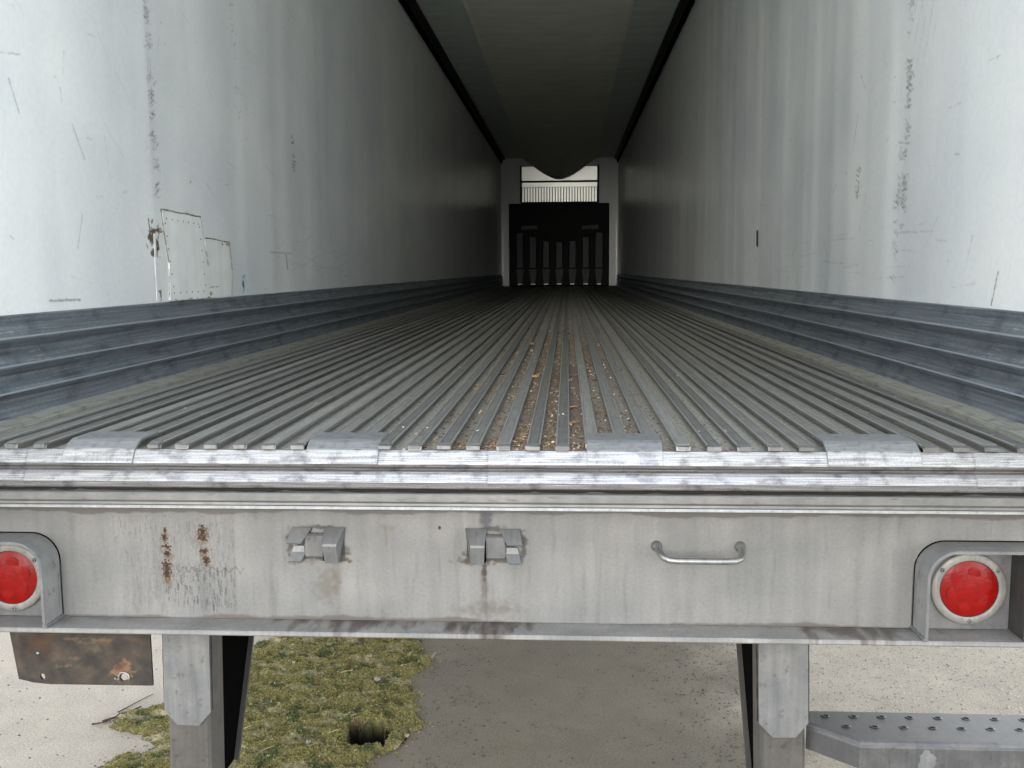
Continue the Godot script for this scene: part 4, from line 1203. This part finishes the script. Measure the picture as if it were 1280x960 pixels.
func plate_with_holes(st: SurfaceTool, poly: PackedVector2Array, holes: Array, z0: float, z1: float, uv0: Vector2, size: Vector2) -> void:
	# cut the plate in strips through the holes so that each strip is a plain polygon
	var pieces := [poly]
	for h in holes:
		var ring := PackedVector2Array()
		for k in h[2]: ring.append(h[0] + Vector2(cos(TAU * k / h[2]), sin(TAU * k / h[2])) * h[1] * (0.85 + 0.3 * sin(k * 2.3) * sin(k * 2.3)))
		var next := []
		for p in pieces:
			var l := Geometry2D.intersect_polygons(p, PackedVector2Array([Vector2(-9, -9), Vector2(h[0].x, -9), Vector2(h[0].x, 9), Vector2(-9, 9)]))
			var r := Geometry2D.intersect_polygons(p, PackedVector2Array([Vector2(h[0].x, -9), Vector2(9, -9), Vector2(9, 9), Vector2(h[0].x, 9)]))
			for s in l + r:
				for c in Geometry2D.clip_polygons(s, ring): next.append(c)
		pieces = next
	for p in pieces:
		var ix := Geometry2D.triangulate_polygon(p)
		for z in [z0, z1]:
			for k in ix:
				vert(st, Vector3(p[k].x, p[k].y, z), Vector2((p[k].x - uv0.x) / size.x, (uv0.y - p[k].y) / size.y))
		for k in p.size():
			var a: Vector2 = p[k]
			var b: Vector2 = p[(k + 1) % p.size()]
			if absf(a.x - b.x) < 1e-5 and absf(a.y - b.y) > 0.02 and absf(a.x) < 1.06 and absf(a.x) > 0.80: continue
			quad(st, Vector3(a.x, a.y, z0), Vector3(b.x, b.y, z0), Vector3(b.x, b.y, z1), Vector3(a.x, a.y, z1), (a - uv0) / size, (b - uv0) / size, (b - uv0) / size, (a - uv0) / size)

# prism whose side profile (z, y) is carried in x, with the x range given at each profile point
func wedge(pts: Array, cx: float, s: float, zb: float) -> ArrayMesh:
	var st := begin()
	var a := []
	var b := []
	for p in pts:
		a.append(Vector3(cx + p[2] * s, F + p[1], zb + p[0])); b.append(Vector3(cx + p[3] * s, F + p[1], zb + p[0]))
	for i in pts.size():
		var j := (i + 1) % pts.size()
		quad(st, a[i], b[i], b[j], a[j])
	for k in range(1, pts.size() - 1):
		tri(st, a[0], a[k], a[k + 1]); tri(st, b[0], b[k], b[k + 1])
	return done(st)

func catch_at(cx: float, s: float, zb: float) -> void:
	# s = 1: keeper block on the right, open tabs on the left
	var c := put("door_catch", box_mesh(Vector3(cx - 0.018 * s, F - 0.250, zb + 0.008), Vector3(0.052, 0.054, 0.016), 0.004), mats.steel, trailer)
	tag(c, "steel door catch, " + ("the left one of two" if s > 0 else "the right one with a dark stain above it"))
	put("back_strip", box_mesh(Vector3(cx - 0.008 * s, F - 0.2505, zb + 0.003), Vector3(0.104, 0.046, 0.005), 0.0015), mats.steel_dark, c)
	put("keeper", wedge([[0.000, -0.2110, -0.001, 0.048], [0.006, -0.2100, 0.000, 0.047], [0.034, -0.2400, 0.003, 0.034], [0.036, -0.2450, 0.003, 0.033], [0.026, -0.2850, 0.005, 0.035], [0.000, -0.2870, 0.006, 0.036]], cx, s, zb), mats.steel_pale, c)
	put("keeper_shim", box_mesh(Vector3(cx + 0.004 * s, F - 0.2560, zb + 0.012), Vector3(0.006, 0.050, 0.030), 0.002), mats.dark_hole, c)
	put("upper_tab", wedge([[0.000, -0.2115, -0.074, -0.026], [0.006, -0.2105, -0.072, -0.027], [0.028, -0.2395, -0.079, -0.046], [0.026, -0.2425, -0.079, -0.047], [0.000, -0.2440, -0.077, -0.040]], cx, s, zb), mats.steel_pale, c)
	put("lower_tab", wedge([[0.000, -0.2520, -0.068, -0.034], [0.010, -0.2510, -0.067, -0.034], [0.013, -0.2640, -0.071, -0.042], [0.027, -0.2810, -0.076, -0.048], [0.025, -0.2840, -0.076, -0.049], [0.000, -0.2830, -0.073, -0.044]], cx, s, zb), mats.steel_pale, c)

func build_step() -> void:
	# pierced step at the right, its inner corner cut back to the leg
	var y := F - 0.660
	var st := begin()
	var xa := 0.700
	var xb := 1.27
	var pitch := 0.0625
	# two rows of raised, pierced dimples
	var rows := [[-0.150, -0.101, 0.752], [-0.101, -0.052, 0.7849]]
	for r in rows:
		var zc: float = (r[0] + r[1]) * 0.5
		var n := 8
		var start: float = r[2] - pitch * 0.5
		if r[0] < -0.12: quad(st, Vector3(xa, y, r[0]), Vector3(start, y, r[0]), Vector3(start, y, r[1]), Vector3(xa, y, r[1]))
		else: tri(st, Vector3(xa, y, r[0]), Vector3(start, y, r[0]), Vector3(start, y, r[1]))
		for k in n:
			var x: float = r[2] + k * pitch
			var rings := []
			for prof in [[0.0088, 0.0], [0.0064, 0.0014], [0.0050, 0.0013], [0.0044, -0.004]]:
				var ring := []
				for q in 16: ring.append(Vector3(x + cos(TAU * q / 16) * prof[0] * 1.25, y + prof[1], zc + sin(TAU * q / 16) * prof[0]))
				rings.append(ring)
			var sq := []
			for q in 16:
				var d := Vector2(cos(TAU * q / 16), sin(TAU * q / 16))
				var f := 1.0 / maxf(absf(d.x), absf(d.y))
				sq.append(Vector3(x + d.x * f * pitch * 0.5, y, zc + d.y * f * 0.0245))
			for q in 16:
				var q2 := (q + 1) % 16
				quad(st, sq[q], sq[q2], rings[0][q2], rings[0][q])
				for j in 3: quad(st, rings[j][q], rings[j][q2], rings[j + 1][q2], rings[j + 1][q])
		quad(st, Vector3(start + n * pitch, y, r[0]), Vector3(xb, y, r[0]), Vector3(xb, y, r[1]), Vector3(start + n * pitch, y, r[1]))
	# apron in front of the rows, then the rounded nose and face, carried round the cut corner
	quad(st, Vector3(0.7536, y, -0.052), Vector3(xb, y, -0.052), Vector3(xb, y, -0.012), Vector3(0.7977, y, -0.012))
	var tread := done(st)
	st = begin()
	var e := [[0.012, 0.0], [0.006, -0.0014], [0.0015, -0.005], [0.0, -0.011], [0.0, -0.058], [0.010, -0.060]]
	for i in e.size() - 1:
		var p = e[i]
		var q = e[i + 1]
		var pa := Vector3(xa, y + p[1], -0.085 - 1.354 * p[0])
		var pb := Vector3(0.793 + 0.39 * p[0], y + p[1], -p[0])
		var qa := Vector3(xa, y + q[1], -0.085 - 1.354 * q[0])
		var qb := Vector3(0.793 + 0.39 * q[0], y + q[1], -q[0])
		quad(st, pa, pb, qb, qa)
		quad(st, pb, Vector3(xb, pb.y, pb.z), Vector3(xb, qb.y, qb.z), qb)
	var worn := begin()
	quad(worn, Vector3(0.7975, y + 0.0005, -0.013), Vector3(xb, y + 0.0005, -0.013), Vector3(xb, y - 0.0010, -0.0055), Vector3(0.7953, y - 0.0010, -0.0055))
	quad(worn, Vector3(0.7953, y - 0.0010, -0.0055), Vector3(xb, y - 0.0010, -0.0055), Vector3(xb, y - 0.0048, -0.0008), Vector3(0.7935, y - 0.0048, -0.0008))
	quad(worn, Vector3(xa, y + 0.0005, -0.1026), Vector3(0.7975, y + 0.0005, -0.013), Vector3(0.7953, y - 0.0010, -0.0055), Vector3(xa, y - 0.0010, -0.0925))
	quad(worn, Vector3(xa, y - 0.0010, -0.0925), Vector3(0.7953, y - 0.0010, -0.0055), Vector3(0.7935, y - 0.0048, -0.0008), Vector3(xa, y - 0.0048, -0.0861))
	# hem at the rear, and the dark underside
	quad(st, Vector3(xa, y, -0.150), Vector3(xb, y, -0.150), Vector3(xb, y - 0.03, -0.150), Vector3(xa, y - 0.03, -0.150))
	var s := put("step", done(st), mats.step, trailer)
	tag(s, "grey pierced steel step at the lower right, beside the guard leg")
	put("tread", tread, mats.tread, s)
	put("worn_edge", done(worn), mats.steel, s)
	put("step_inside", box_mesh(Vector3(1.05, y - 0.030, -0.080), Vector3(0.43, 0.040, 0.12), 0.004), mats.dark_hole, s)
	# patch of worn paint with a ragged edge
	var rag := PackedVector2Array()
	rng.seed = 47
	for k in 26:
		var a := TAU * k / 26
		rag.append(Vector2(0.936 + cos(a) * 0.020 * rng.randf_range(0.75, 1.15), y - 0.041 + sin(a) * 0.026 * rng.randf_range(0.8, 1.2)))
	put("bare_patch", slab(rag, -0.001, 0.0007), mats.steel_pale, s)

func build_wheels() -> void:
	var ty := begin()
	var prof := []
	for p in [[0.30, -0.11], [0.40, -0.145], [0.485, -0.14], [0.515, -0.115], [0.52, 0.0], [0.515, 0.115], [0.485, 0.14], [0.40, 0.145], [0.30, 0.11]]: prof.append(Vector2(p[0], p[1]))
	lathe(ty, prof, Vector3.ZERO, 40)
	var tm := done(ty)
	var rm := begin()
	lathe(rm, [Vector2(0.0, 0.03), Vector2(0.12, 0.05), Vector2(0.15, 0.02), Vector2(0.24, 0.0), Vector2(0.29, 0.09), Vector2(0.305, 0.11)], Vector3.ZERO, 32)
	lathe(rm, [Vector2(0.29, 0.09), Vector2(0.29, -0.10), Vector2(0.305, -0.11)], Vector3.ZERO, 32)
	var rim := done(rm)
	for z in [-4.2, -5.5]:
		var ax := begin()
		tube(ax, [Vector3(-1.15, 0.52, z), Vector3(1.15, 0.52, z)], [0.07, 0.07], 14)
		put("axle", done(ax), mats.trim_dark, trailer)
		put("spring_hanger", box_mesh(Vector3(-0.5, 0.86, z), Vector3(0.1, 0.50, 0.3), 0.01), mats.trim_dark, trailer)
		put("spring_hanger", box_mesh(Vector3(0.5, 0.86, z), Vector3(0.1, 0.50, 0.3), 0.01), mats.trim_dark, trailer)
		for x in [-1.12, -0.80, 0.80, 1.12]:
			var w := put("wheel", tm, mats.rubber, trailer, Vector3(x, 0.52, z))
			w.rotation.y = PI / 2 * signf(x)
			put("rim", rim, mats.steel, w)
	for x in [-0.6, 0.6]:
		put("landing_leg", box_mesh(Vector3(x, 0.56, -16.2), Vector3(0.12, 1.10, 0.12), 0.01), mats.steel_dark, trailer)

# ------------------------------------------------------------------ loose things
func chip_mesh(seed_: int, l: float, w: float, t: float) -> ArrayMesh:
	rng.seed = seed_
	var pts := PackedVector2Array()
	var n := 7
	for k in n:
		var a := TAU * k / n + rng.randf_range(-0.2, 0.2)
		pts.append(Vector2(cos(a) * l * 0.5 * rng.randf_range(0.7, 1.1), sin(a) * w * 0.5 * rng.randf_range(0.7, 1.1)))
	return slab(pts, -t * 0.5, t * 0.5)

func pebble_mesh(seed_: int, r: float) -> ArrayMesh:
	var n := noise(seed_, 1.2, 2)
	var st := begin()
	st.set_smooth_group(0)
	for i in 8:
		for k in 11:
			var th := PI * i / 7.0
			var ph := TAU * k / 10.0
			var d := Vector3(sin(th) * cos(ph), cos(th) * 0.7, sin(th) * sin(ph))
			vert(st, d * r * (1.0 + 0.5 * n.get_noise_3dv(d * 1.4)))
	for i in 7:
		for k in 10:
			var a := i * 11 + k
			for q in [a, a + 1, a + 12, a, a + 12, a + 11]: st.add_index(q)
	st.generate_normals()
	return st.commit()

func build_loose() -> void:
	# wood chips in the floor channels: the ones that can be picked out, then the dust
	var shapes := []
	for k in 6: shapes.append(chip_mesh(300 + k, 0.020 + 0.003 * k, 0.012 + 0.001 * k, 0.0035))
	var shown := [[0.059, -1.299, 1.5, "pale"], [-0.008, -2.782, 1.8, "pale"], [0.066, -0.201, 1.2, ""], [0.061, -0.147, 1.1, ""], [0.181, -0.66, 1.1, ""], [0.178, -0.379, 1.0, ""], [0.24, -1.731, 1.4, ""], [0.208, -1.956, 1.2, ""], [0.241, -1.475, 1.2, ""], [-0.065, -2.734, 1.3, ""], [0.787, -6.368, 1.3, ""], [0.897, -5.933, 1.3, ""], [-0.974, -4.85, 1.4, ""], [0.692, -5.322, 1.4, ""], [0.869, -5.435, 1.2, ""], [0.325, -2.964, 1.4, ""]]
	rng.seed = 53
	for i in 34:
		var gutter := rng.randi_range(0, 6)
		shown.append([-0.0005 + (gutter - 2) * 0.063 + rng.randf_range(-0.012, 0.012), -0.06 - pow(rng.randf(), 1.6) * 3.2, rng.randf_range(0.55, 0.95), ""])
	for i in shown.size():
		var s: Array = shown[i]
		var o := put("wood_chip", shapes[i % 6], mats.wood[0 if s[2] > 1.0 else rng.randi() % 4])
		o.position = Vector3(s[0], F - 0.030 if i > 1 else F - 0.010, s[1])
		if i > 1 and i < 16: o.position.y = F - 0.027
		o.rotation = Vector3(PI / 2 + rng.randf_range(-0.35, 0.35), rng.randf() * TAU, 0.0)
		o.scale = Vector3.ONE * s[2]
		if i == 0: tag(o, "largest nearby pale wood chip lying across a floor rib edge", "wood chip", "wood chips on the trailer floor")
		elif i == 1: tag(o, "pale square wood chip lying alone far along the floor", "wood chip", "wood chips on the trailer floor")
		else: tag(o, "small wood chip lying in a channel of the ribbed floor", "wood chip", "wood chips on the trailer floor")
	var cs := begin()
	cbox(cs, Vector3.ZERO, Vector3(0.0062, 0.0022, 0.0038), 0.0007)
	var xf := []
	var cols := []
	while xf.size() < 3600:
		var gutter := rng.randi_range(-4, 8)
		var x := -0.0005 + gutter * 0.063 + rng.randf_range(-0.017, 0.017)
		var z := -0.02 - pow(rng.randf(), 1.7) * 9.0
		var d := exp(-pow((x - 0.10 - z * 0.0) / 0.15, 2.0))
		if rng.randf() > exp(z / 2.6) * 1.4: continue
		if rng.randf() > d * clampf(0.55 + g_edge.get_noise_2d(gutter * 7.0, z * 9.0) * 1.6, 0.12, 1.0) + 0.02: continue
		xf.append(Transform3D(Basis.from_euler(Vector3(rng.randf_range(-0.6, 0.6), rng.randf() * TAU, rng.randf_range(-0.6, 0.6))).scaled(Vector3.ONE * rng.randf_range(0.35, 1.35)), Vector3(x, F - 0.0305 + rng.randf() * 0.003, z)))
		var c := Color(0.14, 0.10, 0.07).lerp(Color(0.25, 0.18, 0.12), rng.randf())
		if rng.randf() < 0.08: c = Color(0.44, 0.34, 0.21)
		if rng.randf() < 0.05: c = Color(0.70, 0.62, 0.48)
		cols.append(c)
	for i in 420:                                    # pale specks thinly over the whole floor
		var x := rng.randf_range(-1.1, 1.15)
		var z := -0.1 - pow(rng.randf(), 1.3) * 7.5
		var on_rib := absf(fposmod(x + 0.032 + 0.0315, 0.063) - 0.0315) < 0.013
		xf.append(Transform3D(Basis(Vector3.UP, rng.randf() * TAU).scaled(Vector3.ONE * rng.randf_range(0.3, 1.0)), Vector3(x, F - 0.0115 if on_rib else F - 0.0305, z)))
		cols.append(Color(0.62, 0.60, 0.55) * rng.randf_range(0.5, 1.1))
	tag(scatter("wood_dust", done(cs), xf, cols, 0.9), "brown wood crumbs and dust lying in the middle floor channels", "wood dust", "", "stuff")

	# twigs at the edge of the moss
	for t in [["thin straight tan twig lying on the pale concrete", [-1.522, -1.388], [-1.459, -1.556], 0.0022, 0.0], ["thicker dark bent twig beside the edge of the moss", [-1.545, -1.310], [-1.455, -1.440], 0.0042, 0.012], ["short dark twig end at the tip of the moss patch", [-1.575, -1.290], [-1.525, -1.312], 0.0034, 0.003]]:
		var path := []
		var rad := []
		for i in 9:
			var q := i / 8.0
			var x := lerpf(t[1][0], t[2][0], q)
			var z: float = lerpf(t[1][1], t[2][1], q) + sin(q * PI) * t[4]
			path.append(Vector3(x, maxf(ground_y(x, z), soil_y(x, z, soil_mask(x, z))) + t[3] + 0.002, z))
			rad.append(t[3] * (1.0 - 0.45 * q) * (1.15 if i % 3 == 1 else 1.0))
		var st := begin()
		tube(st, path, rad, 8)
		tag(put("twig", done(st), mats.twig), t[0], "twig")
	# straws on the moss
	var k := 0
	for s in [[-0.735, -1.745, 0.05, 0.2], [-0.50, -1.93, 0.04, 1.1], [-0.40, -1.93, 0.05, 1.3], [-0.62, -1.36, 0.03, 0.9], [-0.86, -1.10, 0.05, 0.6], [-0.83, -1.93, 0.04, 1.4], [-0.66, -1.23, 0.045, 0.5], [-0.98, -1.25, 0.04, 0.8]]:
		var st := begin()
		var d: Vector3 = Vector3(cos(s[3]), 0.12, -sin(s[3])) * float(s[2]) * 0.5
		var c := Vector3(s[0], soil_y(s[0], s[1], 1.0) + 0.010, s[1])
		tube(st, [c - d, c + Vector3(0, 0.002, 0), c + d], [0.0009, 0.0011, 0.0006], 6)
		tag(put("straw", done(st), mats.wood[2]), ["longest dry straw lying flat in the middle of the moss", "short upright straw near the far right edge of the moss", "dry straw at the right rim of the moss by the bare concrete", "short straw lying just behind the hole in the soil", "dry straw in the moss nearest the left guard leg", "short straw far back in the moss behind the left leg", "pale straw on the left lip of the hole", "short straw among the moss left of the middle"][k], "straw", "straws on the moss")
		k += 1
	# pebbles in the moss
	rng.seed = 59
	var pb := [[-0.405, -1.255, 0.009, "pale pebble in the moss to the right of the hole"], [-0.735, -1.165, 0.010, "roundest pale pebble in the moss left of the hole"], [-0.60, -1.70, 0.013, "large pale pebble half buried in the middle of the moss"]]
	for i in 15: pb.append([rng.randf_range(-1.2, -0.42), rng.randf_range(-2.0, -1.05), rng.randf_range(0.0035, 0.0075), ""])
	for p in pb:
		var m := soil_mask(p[0], p[1])
		if hole(p[0], p[1]) > 0.1: continue
		var o := put("pebble", pebble_mesh(int(p[2] * 1e5) % 7 + 400, 1.0), mats.stone, null, Vector3(p[0], soil_y(p[0], p[1], m) + p[2] * 0.45 + 0.003, p[1]))
		o.scale = Vector3.ONE * p[2]
		o.rotation.y = rng.randf() * TAU
		tag(o, p[3] if p[3] != "" else "tiny pale pebble lying in the moss", "pebble", "pebbles in the moss")

# ------------------------------------------------------------------ the scene
func _ready() -> void:
	var cam := Camera3D.new()
	cam.name = "camera"
	cam.fov = 42.98
	cam.near = 0.05
	cam.far = 1000.0
	cam.position = Vector3(0.1657, F + 0.3539, 2.0259)
	cam.basis = Basis(Vector3.UP, 0.0569) * Basis(Vector3.RIGHT, -0.1172) * Basis(Vector3.BACK, -0.0062)
	add_child(cam)
	cam.current = true

	var sky_m := ProceduralSkyMaterial.new()
	sky_m.sky_top_color = Color(0.46, 0.49, 0.53)
	sky_m.sky_horizon_color = Color(1.0, 1.0, 0.99)
	sky_m.sky_curve = 0.22
	sky_m.ground_bottom_color = Color(0.55, 0.54, 0.52)
	sky_m.ground_horizon_color = Color(0.80, 0.80, 0.79)
	sky_m.sky_energy_multiplier = 2.2
	sky_m.sun_angle_max = 0.0
	var sky := Sky.new()
	sky.sky_material = sky_m
	var env := Environment.new()
	env.background_mode = Environment.BG_SKY
	env.sky = sky
	env.tonemap_mode = Environment.TONE_MAPPER_LINEAR
	env.tonemap_exposure = 1.8
	env.ambient_light_source = Environment.AMBIENT_SOURCE_SKY
	env.sdfgi_enabled = true
	env.ssao_enabled = true
	env.ssil_enabled = true
	var we := WorldEnvironment.new()
	we.name = "environment"
	we.environment = env
	add_child(we)

	var sun := DirectionalLight3D.new()
	sun.name = "sun"
	sun.light_energy = 0.5
	sun.light_color = Color(1.0, 0.985, 0.96)
	sun.light_angular_distance = 30.0
	sun.shadow_enabled = true
	sun.basis = Basis(Vector3.UP, -0.15) * Basis(Vector3.RIGHT, deg_to_rad(-13.0))
	add_child(sun)

	build_materials()
	build_setting()
	trailer = thing("semi_trailer", "open white refrigerated trailer seen from behind with ribbed metal floor and grey rear panel", "trailer")
	build_shell()
	build_walls()
	build_front()
	build_sill()
	build_rear()
	build_wheels()
	build_chute()
	build_loose()
